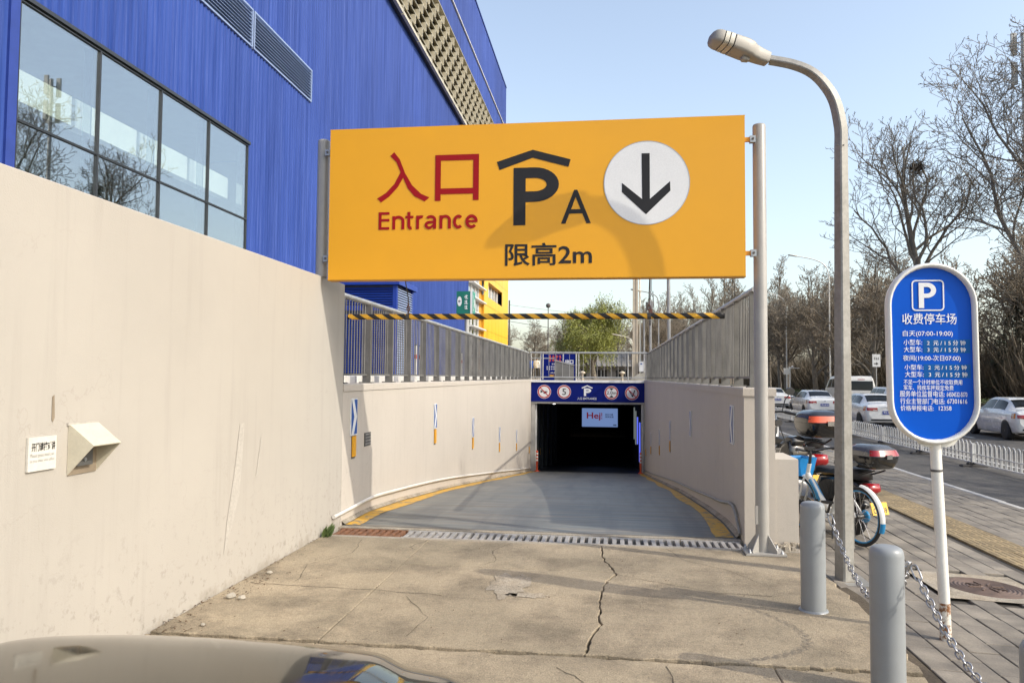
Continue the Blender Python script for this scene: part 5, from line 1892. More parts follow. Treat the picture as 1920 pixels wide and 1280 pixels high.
tree_kind("plane2", "bark_pale", "bark", seed=29, height=14.0, spread=9.5, levels=5, trunk_r=.30, clear=.34, limbs=13, tropism=.09, dens=.66, min_r=.0115, up0=1.1)
tree_kind("street", "bark", "twig_brown", seed=41, height=8.5, spread=5.2, levels=5, trunk_r=.22, clear=.22, limbs=13, tropism=.11, dens=1.0, min_r=.017)
tree_kind("street2", "bark", "twig_brown", seed=53, height=8.0, spread=5.4, levels=5, trunk_r=.24, clear=.20, limbs=13, tropism=.07, dens=1.0, min_r=.017)
tree_kind("poplar", "bark", "twig_brown", seed=67, height=13.0, spread=4.2, levels=5, trunk_r=.2, clear=.22, limbs=18, tropism=.22, dens=1.1, up0=1.3, min_r=.017)
put_tree("plane", "big bare plane tree with a bird nest high in its fork", (18.2, 45, -.2), .4, 1.12)
put_tree("plane2", "tallest bare plane tree reaching over the tariff sign beside the antenna mast", (21.3, 41.0, -.2), 2.1, 1.12)
put_tree("plane2", "bare plane tree across the road opposite the store windows", (19.0, 20.0, -.2), 4.0, .95)
put_tree("plane", "bare plane tree across the road further along from the store windows", (18.5, 28.5, -.2), 5.2, .92)
put_tree("plane", "bare plane tree across the road opposite the bollards", (19.0, 11.0, -.2), 1.2, .95)
bg = "bare street trees across the road"
spots = [("street", 18.6, 56, 1.0, 1.0), ("street2", 17.8, 62, 2.2, 1.0), ("street", 18.2, 69, 3.7, 1.05), ("street2", 17.6, 77, .3, 1.05), ("street", 17.8, 86, 5.0, 1.1), ("street2", 17.4, 95, 2.9, 1.1),
         ("street", 22.5, 60, 4.1, 1.05), ("street2", 23.5, 70, 1.4, 1.1), ("street", 22.8, 82, 2.6, 1.15), ("street2", 22.0, 96, .9, 1.2), ("street2", 27, 64, 3.1, 1.15), ("street", 28, 54, 5.6, 1.1),
         ("street", 27.5, 76, .7, 1.2), ("street2", 25.5, 50, 2.0, 1.1), ("street", 31, 58, 1.9, 1.2), ("street2", 26, 90, 4.4, 1.25), ("street", 17.0, 108, 2.0, 1.15), ("street2", 21, 112, 4.0, 1.2)]
spots.sort(key=lambda q: (q[1] - 18.2) ** 2 + (q[2] - 45) ** 2)
for i, (k, x, y, rz, sc) in enumerate(spots):
    put_tree(k, "dense brown bare street tree across the road, %s from the nest tree" % (ordinal(i) + ("" if i else "")), (x, y, -.2), rz, sc, bg)
put_tree("poplar", "tall thin bare poplar beyond the parked van", (18.5, 84, -.2), 1.1, 1.0)
put_tree("poplar", "tall bare poplar just right of the yellow sign", (16.6, 100, -.2), 3.3, 1.1)
for i, (x, y, rz, sc) in enumerate(((18.0, 112, 1.0, 1.25), (16.6, 122, 2.0, 1.25), (15.2, 134, 3.0, 1.2), (19.5, 128, 4.0, 1.35), (13.2, 140, 5.0, 1.15))):
    put_tree("poplar", "slim bare poplar in the far row above the shaded railing, %s from the road" % ordinal([1, 2, 3, 0, 4][i]), (x, y, -.2), rz, sc, "slim poplars above the railing")
for i, (k, x, y, rz, sc) in enumerate((("street", -14.0, 96, .2, .78), ("street2", -10.5, 104, 1.9, .82), ("street", -6.5, 110, 3.1, .88), ("street2", -17.5, 108, 4.4, .9), ("street2", -2.5, 116, .8, .9), ("street", 1.5, 120, 2.6, .95))):
    put_tree(k, "bare brown tree beyond the willow, %s from the yellow end of the store" % ordinal([1, 2, 3, 0, 4, 5][i]), (x, y, Z0 - .5), rz, sc, "bare trees beyond the willow")
for i, (k, x, y, rz, sc) in enumerate((("street2", 3.6, 66, .6, .78), ("street", 5.4, 74, 2.4, .9), ("street2", 7.5, 84, 4.2, .98), ("street", 4.6, 92, 5.5, 1.0), ("street", 10.8, 110, 1.0, 1.1), ("street2", 13.5, 118, 2.2, 1.15))):
    put_tree(k, "bare brown tree behind the grey utility poles, %s beyond the beige column" % ordinal(i), (x, y, -.2), rz, sc, "bare trees behind the utility poles")

# nest
t = thing("bird_nest", "dark round bird nest of twigs in the plane tree fork", "nest", (17.6, 45.0, 13.9))
mbq = MB(); rg = random.Random(2)
for k in range(150):
    a = Vector((rg.gauss(0, .2), rg.gauss(0, .2), rg.gauss(0, .17)))
    d = Vector((rg.uniform(-1, 1), rg.uniform(-1, 1), rg.uniform(-.4, .4))).normalized() * .25
    mbq.tube([a - d, a + d], .016, 3, False)
mbq.build("twigs", "nest_twigs", t)

# willow in first leaf
wood, twig, ends = grow(seed=5, height=4.4, spread=6.2, levels=4, trunk_r=.34, clear=.25, limbs=10, tropism=.06, dens=.9, up0=1.0, min_r=.012)
t = thing("willow_tree", "pale green willow in first leaf behind the pipe railing", "tree", (-1.3, 72, Z0 - .6))
wood.build("trunk", "bark", t); 
lf = MB(); rg = random.Random(9)
for e in ends:
    for s_ in range(4):
        p = e + Vector((rg.gauss(0, .25), rg.gauss(0, .25), rg.gauss(0, .2)))
        ln = rg.uniform(.5, 1.5)
        k = int(ln / .10)
        dv = Vector((rg.gauss(0, .18), rg.gauss(0, .18), -1)).normalized()
        for i in range(k):
            q = p + dv * (i * .10) + Vector((rg.gauss(0, .05), rg.gauss(0, .05), 0))
            a = rg.uniform(0, 6.28); u = Vector((math.cos(a), math.sin(a), -.9)).normalized() * .17
            v = Vector((-math.sin(a), math.cos(a), 0)) * .042
            lf.add([q, q + u * .5 + v, q + u, q + u * .5 - v], [(0, 1, 2, 3)])
        if len(lf.f) > 90000: break
twig.build("twigs", "bark", t)
tag(lf.build("crown", "willow_leaf", t), kind="stuff")

# dark conifers, hedge
def conifer(label, loc, h, w, seed):
    rg = random.Random(seed)
    t_ = thing("conifer_tree", label, "tree", loc)
    MB().tube([(0, 0, 0), (0, 0, h * .96)], [.16, .02], 7, False).build("trunk", "bark", t_)
    lf = MB()
    for k in range(9000):
        z = h * (.06 + .93 * rg.random() ** 1.25)
        rr = w * (1 - z / h) ** .8 * (.35 + .65 * rg.random() ** .5) * (1 + .22 * math.sin(z * 5 + seed))
        a = rg.uniform(0, 6.28)
        c = Vector((rr * math.cos(a), rr * math.sin(a), z - rr * .25))
        d = Vector((math.cos(a), math.sin(a), rg.uniform(-.5, .2))).normalized() * rg.uniform(.12, .24)
        v = Vector((-math.sin(a), math.cos(a), rg.uniform(-.5, .5))).normalized() * .03
        lf.add([c - v, c + d * .6 - v * .6, c + d, c + d * .6 + v * .6, c + v], [(0, 1, 2, 3, 4)])
    tag(lf.build("crown", "needle", t_), kind="stuff")
conifer("dark green conifer behind the white sedan by the kerb, with the fuller crown", (25.5, 50.5, -.2), 7.2, 2.3, 3)
conifer("slimmer dark green conifer at the end of the hedge", (29.5, 52, -.2), 7.5, 2.1, 8)
conifer("dark green conifer behind the tariff sign board", (22.2, 52, -.2), 6.5, 2.0, 12)
def hedge(label, x0_, x1_, y0_, y1_, h, seed, n_):
    rg = random.Random(seed)
    t_ = thing("hedge", label, "hedge", ((x0_ + x1_) / 2, (y0_ + y1_) / 2, -.2))
    c = t_.location
    MB().box(x0_ + .15, x1_ - .15, y0_ + .1, y1_ - .1, -.2, h - .25).build("branches", "bark", t_).location = -c
    lf = MB()
    for k in range(n_):
        face = rg.random()
        x_ = rg.uniform(x0_, x1_); y_ = rg.uniform(y0_, y1_); z_ = rg.uniform(-.15, h - .18)
        if face < .45: z_ = h - .18 + rg.gauss(0, .05)
        elif face < .8: x_ = x0_ + abs(rg.gauss(0, .06))
        else: y_ = y0_ + abs(rg.gauss(0, .06))
        p = Vector((x_, y_, z_)); d = Vector((rg.gauss(0, 1), rg.gauss(0, 1), rg.gauss(.3, 1))).normalized() * .09
        u, v = frame_of(d); u = u * .035
        lf.add([p, p + d * .5 + u, p + d, p + d * .5 - u], [(0, 1, 2, 3)])
    o_ = lf.build("leaves", "hedge_leaf", t_); o_.location = -c; tag(o_, kind="stuff")
hedge("clipped green hedge beyond the kerb behind the white sedan", 18.6, 19.8, 33, 58, .85, 4, 16000)
hedge("low clipped hedge further along the road behind the van", 17.2, 18.2, 60, 100, .8, 5, 9000)

# far belt of leafless shrubs closing the view between the trunks
def shrub_belt(label, x0_, x1_, y0_, y1_, h, n_, seed):
    rg = random.Random(seed)
    mbq = MB()
    for k in range(n_):
        p = Vector((rg.uniform(x0_, x1_), rg.uniform(y0_, y1_), -.2))
        hh = h * (.55 + .45 * math.sin(p.x * .7 + p.y * .35) ** 2) * rg.uniform(.4, 1.0)
        d = Vector((rg.gauss(0, .35), rg.gauss(0, .35), 1)).normalized()
        a = rg.uniform(0, 3.14); s_ = Vector((math.cos(a), math.sin(a), 0)) * rg.uniform(.02, .05)
        z0 = rg.uniform(0, .5) * hh
        q0, q1 = p + d * z0, p + d * hh
        mid = (q0 + q1) / 2 + Vector((rg.gauss(0, .15), rg.gauss(0, .15), 0))
        mbq.add([q0 - s_, q0 + s_, mid + s_ * .8, mid - s_ * .8, q1], [(0, 1, 2, 3), (3, 2, 4)])
    tag(mbq.build("shrub_belt", "shrub_brown"), label, "shrubs", None, "stuff")
shrub_belt("belt of leafless brown shrubs behind the street trees across the road", 24, 38, 34, 170, 7.0, 60000, 1)
shrub_belt("belt of leafless brown shrubs at the far end of the road", -40, 24, 138, 158, 7.0, 28000, 2)

# ------------------------------------------------------------------ cars
def mono(xs, ys, x):
    """monotone cubic interpolation"""
    n = len(xs)
    if x <= xs[0]: return ys[0]
    if x >= xs[-1]: return ys[-1]
    i = 0
    while x > xs[i + 1]: i += 1
    def sl(k): return (ys[k + 1] - ys[k]) / (xs[k + 1] - xs[k])
    def tg(k):
        if k == 0: return sl(0)
        if k == n - 1: return sl(n - 2)
        a, b_ = sl(k - 1), sl(k)
        return 0 if a * b_ <= 0 else 2 * a * b_ / (a + b_)
    h = xs[i + 1] - xs[i]; t = (x - xs[i]) / h
    return (2 * t ** 3 - 3 * t * t + 1) * ys[i] + (t ** 3 - 2 * t * t + t) * h * tg(i) + (-2 * t ** 3 + 3 * t * t) * ys[i + 1] + (t ** 3 - t * t) * h * tg(i + 1)
# station: x, zbot, zmid, zbelt, ztop, wbot, wmid, wbelt, wtop   (rear at x 0, nose forward)
SEDAN = [(0.0, .44, .62, .82, .90, .66, .76, .74, .62), (.05, .32, .60, .92, 1.00, .78, .85, .81, .68), (.14, .27, .60, .965, 1.055, .82, .885, .845, .70), (.50, .24, .58, .965, 1.075, .85, .905, .865, .66),
         (.72, .22, .58, .96, 1.13, .85, .91, .87, .60), (1.30, .2, .57, .955, 1.395, .85, .91, .87, .545), (1.65, .19, .57, .95, 1.455, .85, .91, .87, .555), (2.30, .19, .57, .94, 1.465, .85, .91, .865, .57),
         (2.75, .19, .57, .93, 1.415, .85, .91, .865, .575), (3.35, .2, .57, .925, 1.10, .85, .91, .865, .63), (3.55, .2, .57, .92, 1.03, .85, .91, .86, .66), (4.0, .22, .56, .86, .955, .84, .90, .84, .64), (4.4, .24, .54, .75, .84, .80, .86, .78, .56), (4.6, .27, .5, .66, .73, .70, .76, .68, .46), (4.68, .34, .47, .56, .61, .55, .58, .52, .36)]
SUV = [(0.0, .46, .70, .92, 1.02, .70, .78, .76, .66), (.06, .36, .70, 1.05, 1.15, .80, .87, .83, .66), (.22, .3, .68, 1.08, 1.32, .84, .90, .86, .62), (.50, .28, .66, 1.08, 1.58, .86, .92, .88, .60), (.9, .26, .65, 1.07, 1.66, .86, .92, .88, .61), (2.3, .25, .64, 1.05, 1.68, .86, .92, .88, .62),
       (2.7, .25, .64, 1.04, 1.62, .86, .92, .88, .62), (3.3, .25, .64, 1.03, 1.24, .86, .92, .88, .66), (3.5, .26, .63, 1.02, 1.14, .86, .92, .87, .68), (4.0, .28, .62, .96, 1.06, .85, .90, .84, .64), (4.35, .32, .58, .84, .93, .78, .82, .76, .52), (4.45, .4, .55, .68, .74, .6, .64, .58, .4)]
VAN = [(0.0, .45, .80, 1.30, 1.45, .76, .84, .82, .70), (.04, .36, .80, 1.32, 1.95, .86, .92, .90, .68), (.12, .3, .80, 1.32, 2.20, .90, .94, .92, .66), (.4, .28, .80, 1.32, 2.27, .91, .95, .93, .68), (2.5, .26, .8, 1.3, 2.28, .91, .95, .93, .70), (3.8, .26, .8, 1.28, 2.22, .91, .95, .93, .69),
       (4.3, .26, .8, 1.25, 1.98, .91, .95, .92, .70), (4.75, .28, .78, 1.2, 1.5, .9, .94, .9, .72), (5.05, .3, .72, 1.05, 1.18, .86, .9, .84, .64), (5.2, .36, .62, .85, .95, .76, .8, .74, .5)]
TAUPE = [(x - (.45 if 2.2 < x < 3.6 else 0), *q) for x, *q in SEDAN]
def car(name, label, cat, st, loc, rz, paint, plate_text="", wheel_r=.325, kind="sedan", plate_m="plate_blue", nx=56, res=3, group=None, tail="tail_red", back=0.0):
    t_ = thing(name, label, cat, loc, rz, group)
    xs = [s_[0] for s_ in st]; L_ = xs[-1]
    cols_ = [[s_[k] for s_ in st] for k in range(1, 9)]
    def sect(x):
        zb_, zm, ze, zt_, wb, wm, we, wt = [mono(xs, c, x) for c in cols_]
        return [(wb * .93, zb_), (wb, zb_ + .05), (wm, zm), (we, ze), (wt + .02, zt_ - .045), (wt * .86, zt_ - .008), (wt * .45, zt_ + .008), (0.0, zt_ + .012)]
    def S(x, tt):
        P = sect(x)
        i = min(int(tt), len(P) - 2); f = tt - i
        p0, p1, p2, p3 = P[max(i - 1, 0)], P[i], P[i + 1], P[min(i + 2, len(P) - 1)]
        if i + 2 > len(P) - 1: p3 = (-P[-2][0], P[-2][1])
        k = .5
        def h(a, b_, c, d):
            m1, m2 = (c - a) * k * .8, (d - b_) * k * .8
            return (2 * f ** 3 - 3 * f * f + 1) * b_ + (f ** 3 - 2 * f * f + f) * m1 + (-2 * f ** 3 + 3 * f * f) * c + (f ** 3 - f * f) * m2
        return h(p0[0], p1[0], p2[0], p3[0]), h(p0[1], p1[1], p2[1], p3[1])
    NT = 7
    grid_t = [i / res for i in range(NT * res + 1)]
    stx = [L_ * (i / nx) for i in range(nx + 1)]
    stx = sorted(set([0, .015, .03, .06, .1] + [x for x in stx if x > .12]))
    rings = []
    for x in stx:
        half = [S(x, tt) for tt in grid_t]
        rg_ = [Vector((x, -y_, z_)) for y_, z_ in half] + [Vector((x, y_, z_)) for y_, z_ in half[::-1][1:]]
        rings.append(rg_)
    MB().loft(rings, True, True).build("body", paint, t_)
    def patch(x0_, x1_, t0, t1, nm, m, off=.006, nX=10, nT=6, sides=(1, -1), xf=None):
        for sg_ in sides:
            vs = []
            for i in range(nX + 1):
                for j in range(nT + 1):
                    tt = lerp(t0, t1, j / nT)
                    xa = lerp(x0_, x1_, i / nX)
                    if xf: xa = xf(xa, tt)
                    y_, z_ = S(xa, tt)
                    y2, z2 = S(xa, min(tt + .02, 7)); y1, z1 = S(xa, max(tt - .02, 0))
                    nrm = Vector((0, z2 - z1, -(y2 - y1)))
                    nrm = nrm.normalized() if nrm.length > 1e-9 else Vector((0, 0, 1))
                    vs.append(Vector((xa, y_ + nrm.y * off, z_ + nrm.z * off)))
            vs = [Vector((v.x, v.y * sg_, v.z)) for v in vs]
            fs = [(i * (nT + 1) + j, (i + 1) * (nT + 1) + j, (i + 1) * (nT + 1) + j + 1, i * (nT + 1) + j + 1) for i in range(nX) for j in range(nT)]
            MB().add(vs, fs, 0, True).build(nm, m, t_)
    def rear_x(y_, z_):
        lo, hi = 0.0, .9
        def inside(x):
            P = [S(x, k / 6) for k in range(43)]
            zz = [p[1] for p in P]
            if z_ > max(zz) or z_ < min(zz): return False
            w = 0
            for a, b_ in zip(P, P[1:]):
                if min(a[1], b_[1]) <= z_ <= max(a[1], b_[1]) and abs(a[1] - b_[1]) > 1e-6:
                    w = max(w, lerp(a[0], b_[0], (z_ - a[1]) / (b_[1] - a[1])))
            return w >= abs(y_)
        if inside(0): return 0.0
        for _ in range(18):
            m_ = (lo + hi) / 2
            if inside(m_): hi = m_
            else: lo = m_
        return hi
    def rear_patch(y0_, y1_, z0_, z1_, nm, m, off=.008, both=True, n1=6, n2=3, skew=0.0):
        for sg_ in ((1, -1) if both else (1,)):
            vs = []
            for i in range(n1 + 1):
                for j in range(n2 + 1):
                    y_ = lerp(y0_, y1_, i / n1); z_ = lerp(z0_ + skew * i / n1, z1_, j / n2)
                    vs.append(Vector((rear_x(y_, z_) - off, y_ * sg_, z_)))
            fs = [(i * (n2 + 1) + j, (i + 1) * (n2 + 1) + j, (i + 1) * (n2 + 1) + j + 1, i * (n2 + 1) + j + 1) for i in range(n1) for j in range(n2)]
            MB().add(vs, fs, 0, True).build(nm, m, t_)
    if kind == "sedan":
        rw0, rw1, ws0, ws1 = .75, 1.27, 2.80 - back, 3.36 - back
        patch(rw0, rw1, 4.35, 7.0, "rear_window", "car_glass", .006)
        patch(ws0, ws1, 4.3, 7.0, "windscreen", "car_glass", .006)
        patch(1.02, 1.95, 3.25, 3.86, "side_window", "car_glass", .006, xf=lambda xa, tt: lerp(xa, max(xa, 1.22), (tt - 3.25) / .61))
        patch(2.02, 3.12 - back, 3.25, 3.86, "side_window", "car_glass", .006, xf=lambda xa, tt: lerp(xa, min(xa, 2.72 - back), (tt - 3.25) / .61))
        rear_patch(.42, .83, .76, .90, "tail_light", tail, .010, skew=.02)
        rear_patch(.45, .60, .775, .815, "reversing_light", "tail_clear", .013, n1=2, n2=1)
        patch(.10, .34, 2.45, 2.92, "tail_light_side", tail, .008, 4, 3)
        rear_patch(-.68, .68, .36, .42, "bumper_trim", "black_plastic", .01, False, 10, 2)
        rear_patch(-.40, .40, .925, .94, "boot_line", "chrome", .008, False, 8, 1)
        rear_patch(-.05, .05, .875, .915, "badge", "chrome", .012, False, 2, 2)
        pz = .70
        ay = (.78, 3.62)
    elif kind == "suv":
        patch(.24, .50, 4.3, 7.0, "rear_window", "car_glass", .006)
        patch(2.75, 3.32, 4.3, 7.0, "windscreen", "car_glass", .006)
        patch(.75, 1.9, 3.25, 3.86, "side_window", "car_glass", .006)
        patch(1.97, 3.1, 3.25, 3.86, "side_window", "car_glass", .006, xf=lambda xa, tt: lerp(xa, min(xa, 2.75), (tt - 3.25) / .61))
        rear_patch(.48, .84, .88, 1.02, "tail_light", tail, .010)
        rear_patch(-.7, .7, .4, .5, "bumper_trim", "black_plastic", .01, False, 10, 2)
        pz = .72; ay = (.8, 3.55)
    else:
        rear_patch(-.66, .66, 1.42, 1.98, "rear_window", "car_glass", .008, False, 10, 6)
        patch(.35, 1.75, 3.3, 3.80, "side_window", "car_glass", .006)
        patch(1.82, 3.1, 3.3, 3.80, "side_window", "car_glass", .006)
        patch(3.18, 4.15, 3.3, 3.80, "side_window", "car_glass", .006, xf=lambda xa, tt: lerp(xa, min(xa, 3.95), (tt - 3.3) / .5))
        patch(4.2, 4.75, 4.3, 7.0, "windscreen", "car_glass", .006)
        rear_patch(.74, .86, .75, 1.2, "tail_light", tail, .010, n1=2)
        rear_patch(-.2, .2, 2.05, 2.09, "brake_light", "tail_red", .008, False, 2, 1)
        rear_patch(-.8, .8, .42, .55, "bumper", "black_plastic", .012, False, 10, 2)
        pz = .66; ay = (1.0, 3.9)
    if plate_text:
        xr = rear_x(0, pz) - .016
        MB().box(xr - .004, xr + .02, -.22, .22, pz - .07, pz + .07).build("number_plate", plate_m, t_)
        fpl = Frame((xr - .005, 0, 0), (0, -1, 0), (0, 0, 1))
        text(plate_text, (-.19, .19, pz - .045, pz + .045), fpl, .001, "white_print" if plate_m == "plate_blue" else "plate_print", "plate_lettering", t_, .02)
    for sx in ay:
        for sg_ in (1, -1):
            wy_ = mono(xs, cols_[5], sx)
            # dark wheel arch lying on the flank
            n_ = 20; vs = [Vector((sx, sg_ * (wy_ + .004), wheel_r))]
            for i in range(n_ + 1):
                a = -.35 + (math.pi + .7) * i / n_
                xx, zz = sx + math.cos(a) * (wheel_r + .05), wheel_r + math.sin(a) * (wheel_r + .05)
                # follow the flank outwards position at this height
                best = min(([abs(S(xx, k / 4)[1] - zz), S(xx, k / 4)[0]] for k in range(4, 13)), key=lambda q: q[0])[1]
                vs.append(Vector((xx, sg_ * (best + .006), zz)))
            MB().add(vs, [(0, i, i + 1) for i in range(1, n_ + 1)]).build("wheel_arch", "black_plastic", t_)
            w_ = link("wheel", MB().lathe([(wheel_r * .70, -.10), (wheel_r * .95, -.105), (wheel_r, -.08), (wheel_r, .08), (wheel_r * .95, .105), (wheel_r * .70, .10)], 24, (0, 0, 0), 'y').mesh("wheel", "tyre"), t_, (sx, sg_ * (wy_ - .085), wheel_r))
            MB().lathe([(wheel_r * .69, .085), (wheel_r * .60, .10), (wheel_r * .2, .085), (wheel_r * .1, .10), (.01, .10)], 20, (0, 0, 0), 'y').build("rim", "rim", w_).scale = (1, sg_, 1)
    for sg_ in (1, -1):
        xm = 2.95 - back if kind != "van" else 4.25
        zm = mono(xs, cols_[2], xm) + .06; ym = mono(xs, cols_[6], xm)
        rgs = [[Vector((xm + a * math.cos(q), sg_ * (ym + d), zm + .06 + b_ * math.sin(q))) for q in [2 * math.pi * i / 10 for i in range(10)]] for d, a, b_ in ((-.02, .03, .03), (.05, .05, .05), (.12, .10, .085), (.20, .09, .075), (.23, .03, .03))]
        MB().loft(rgs).build("mirror", paint if kind != "van" else "black_plastic", t_)
    return t_
UP = R(90)          # nose towards +Y
def along(X, Y): return (X, Y, ROAD)
car("white_sedan", "white sedan with red tail lights right of the lamp post, next to the fence", "car", SEDAN, along(11.6, 33.0), UP, "car_white", "京A·6J808")
car("white_sedan", "white sedan ahead in the lane by the fence, seen left of the lamp post", "car", SEDAN, along(11.55, 42.0), UP, "car_white", "京N·J8170")
car("white_sedan", "white sedan leading the queue beside the grey pier and fence", "car", SEDAN, along(11.3, 52.0), UP, "car_white", "京Q·2K615")
car("white_sedan", "white sedan at the far kerb, its rear showing right of the tariff sign", "car", SEDAN, along(14.75, 27.6), UP + R(-4), "car_white", "京E·98021")
car("navy_car", "dark navy car mostly hidden behind the tariff sign", "car", SEDAN, along(13.75, 34.2), UP, "car_navy", "京P·5M302")
car("white_suv", "white hatchback with dark rear window in front of the white van", "car", SUV, along(15.4, 41.5), UP, "car_white", "京J·7A431", kind="suv")
car("white_van", "white high roof minibus towering over the queue of cars", "van", VAN, along(15.2, 47.5), UP, "van_white", "", .34, "van")
car("taupe_car", "glossy taupe car beside the cream wall with only its bonnet showing", "car", TAUPE, (-1.24, -1.95, 0.0), UP, "car_taupe", "", nx=90, res=6, back=.45)

# ------------------------------------------------------------------ white road fence
arch = [(0, -.072, .10), (0, -.072, .52)] + [(0, -.072 * math.cos(a), .52 + .085 * math.sin(a)) for a in [math.pi * i / 8 for i in range(1, 8)]] + [(0, .072, .52), (0, .072, .10)]
arch_m = MB().tube(arch, .0125, 6, False).mesh("arch", "fence_white")
SEC = 3.0
for i in range(15):
    y0_ = 13.4 + i * SEC
    t_ = thing("road_fence", "white arched road fence panel on black feet, %s panel past the tariff sign" % ordinal(i), "fence", (8.75 + .022 * i * 0, y0_, ROAD), 0, "white road fence panels along the carriageway")
    MB().box(-.02, .02, .05, SEC - .05, .085, .115).build("bottom_rail", "fence_white", t_)
    MB().box(-.014, .014, .05, SEC - .05, .30, .32).build("middle_rail", "fence_white", t_)
    for k in range(14):
        link("arch", arch_m, t_, (0, .17 + k * .2045, 0))
    MB().cbox(-.045, .045, -.045, .045, .04, .56, .006).build("post", "fence_white", t_)
    MB().cbox(-.28, .28, -.10, .10, 0, .05, .02).build("foot", "fence_base", t_)
    MB().cbox(-.13, .13, -.07, .07, .05, .11, .02).build("foot_block", "fence_base", t_)

# arched white street lamps and signs across the road
arm_lamp(15.8, 56, -.2, 10.6, 2.2, -1, "white_enamel", "tall white arched street lamp behind the galvanised lamp post", .07)
arm_lamp(16.0, 70, -.2, 9.6, 2.0, -1, "white_enamel", "white arched street lamp left of the galvanised post, farther along the road", .07)
arm_lamp(1.95, 60, Z0, 3.4, 1.0, -1, "white_enamel", "short white arched lamp in front of the willow beside the beige column", .04)
t = thing("traffic_camera", "white camera box on a pole above the leading white sedan", "camera", (14.4, 62, -.2))
MB().tube([(0, 0, 0), (0, 0, 2.9)], .07, 8).build("pole", "white_enamel", t)
MB().box(-.45, -.05, -.15, .15, 2.3, 2.8).build("box", "white_enamel", t)
MB().tube([(0, 0, 2.8), (.75, 0, 2.8)], .03, 6).build("arm", "white_enamel", t)
MB().lathe([(.02, 0), (.1, .06), (.1, .14), (.02, .2)], 10, (.2, 0, 2.8)).build("dome", "sign_white", t)
t = thing("road_sign", "small white road sign above the van, just right of the lamp post", "sign", (16.9, 50, -.2))
MB().tube([(0, 0, 0), (0, 0, 3.6)], .035, 8).build("pole", "pole_grey", t)
MB().box(-.24, .24, -.06, -.04, 2.75, 3.55).build("plate", "sign_white", t)
sfm = Frame((0, -.061, 0), (1, 0, 0), (0, 0, 1))
flat([(-.02, 3.05), (.12, 2.95), (-.02, 2.85), (-.02, 2.92), (-.16, 2.92), (-.16, 2.98), (-.02, 2.98)], sfm, .002, "black_print", "arrow", t)
strokes(3, (-.17, .17, 3.2, 3.36), sfm, .002, "sign_dark", t, 4)
t = thing("antenna_mast", "mobile phone antenna mast with grey panels beside the tallest plane tree", "antenna", (27.3, 52.5, -.2))
MB().tube([(0, 0, 0), (0, 0, 25)], [.22, .12], 10).build("mast", "pole_grey", t)
for a in range(3):
    q = a * 2.09 + .6
    for z in (21.6, 23.6):
        MB().bar((.5 * math.cos(q), .5 * math.sin(q), z), (.5 * math.cos(q), .5 * math.sin(q), z + 1.5), .34, .16).build("antenna_panel", "pole_grey", t)
    MB().bar((0, 0, 22.4), (.5 * math.cos(q), .5 * math.sin(q), 22.4), .06, .06).build("bracket", "pole_dark", t)
    MB().bar((0, 0, 24.4), (.5 * math.cos(q), .5 * math.sin(q), 24.4), .06, .06).build("bracket", "pole_dark", t)

# ------------------------------------------------------------------ bicycle (shared bike) behind the lamp post
WZ = walkz(2.6)
def wheel_parts(par, loc, r, tyre_w, rim_m, nspk=18, hub_m="black_plastic"):
    w = bpy.data.objects.new("wheel", MB().tube([(r * math.cos(a), 0, r * math.sin(a)) for a in [2 * math.pi * i / 36 for i in range(37)]], tyre_w, 8, False).mesh("wheel", "tyre"))
    COL.objects.link(w); w.parent = par; w.location = loc
    MB().tube([((r - tyre_w * 1.2) * math.cos(a), 0, (r - tyre_w * 1.2) * math.sin(a)) for a in [2 * math.pi * i / 36 for i in range(37)]], tyre_w * .62, 6, False).build("rim", rim_m, w)
    sp = MB().tube([(0, .022, .02), (0, .0, r - tyre_w * 1.5)], .0022, 4, False).mesh("spoke", "chrome")
    for i in range(nspk):
        link("spoke", sp, w, (0, 0 if i % 2 else -.0, 0), (0, 2 * math.pi * i / nspk, 0), (1, 1 if i % 2 else -1, 1))
    MB().lathe([(.028, -.045), (.03, -.02), (.022, 0), (.03, .02), (.028, .045)], 12, (0, 0, 0), 'y').build("hub", hub_m, w)
    return w
bk = thing("shared_bicycle", "white and blue shared bicycle parked behind the galvanised lamp post", "bicycle", (2.72, 8.62, WZ), math.atan2(9.5 - 8.6, 2.38 - 2.78))
r_w = .30
wheel_parts(bk, (0, 0, r_w + .018), r_w, .019, "bike_blue", 20)
wf = wheel_parts(bk, (.98, 0, r_w + .018), r_w, .019, "bike_blue", 20)
def seg(pts, r_, name, m, n=8, par=bk):
    return MB().tube(pts, r_, n).build(name, m, par)
cr = (.42, 0, .27)
head_b, head_t = (.86, 0, .62), (.81, 0, .80)
seg([head_b, head_t], .024, "head_tube", "bike_white", 10)
dt = seg([(.845, 0, .68), (.66, 0, .46), (.50, 0, .33), cr], [.030, .034, .036, .036], "down_tube", "bike_white", 10)
MB().box(-.14, .14, -.037, .037, -.012, .02).build("blue_insert", "bike_blue", dt).matrix_basis = Matrix.Translation((.69, 0, .505)) @ Matrix.Rotation(R(-50), 4, 'Y')
seg([cr, (.34, 0, .52), (.28, 0, .72)], [.032, .026, .022], "seat_tube", "bike_white", 10)
seg([(.28, 0, .70), (.25, 0, .84)], .014, "seat_post", "chrome", 8)
for s_ in (1, -1):
    seg([(.40, s_ * .03, .28), (.15, s_ * .05, .30), (0, s_ * .052, r_w + .018)], .010, "chain_stay", "bike_white")
    seg([(.30, s_ * .025, .62), (.12, s_ * .05, .45), (0, s_ * .052, r_w + .018)], .009, "seat_stay", "bike_white")
    seg(smooth_path([(.86, s_ * .025, .63), (.88, s_ * .045, .58), (.93, s_ * .048, .42), (.98, s_ * .048, r_w + .018)], 3), .013, "fork_blade", "bike_white")
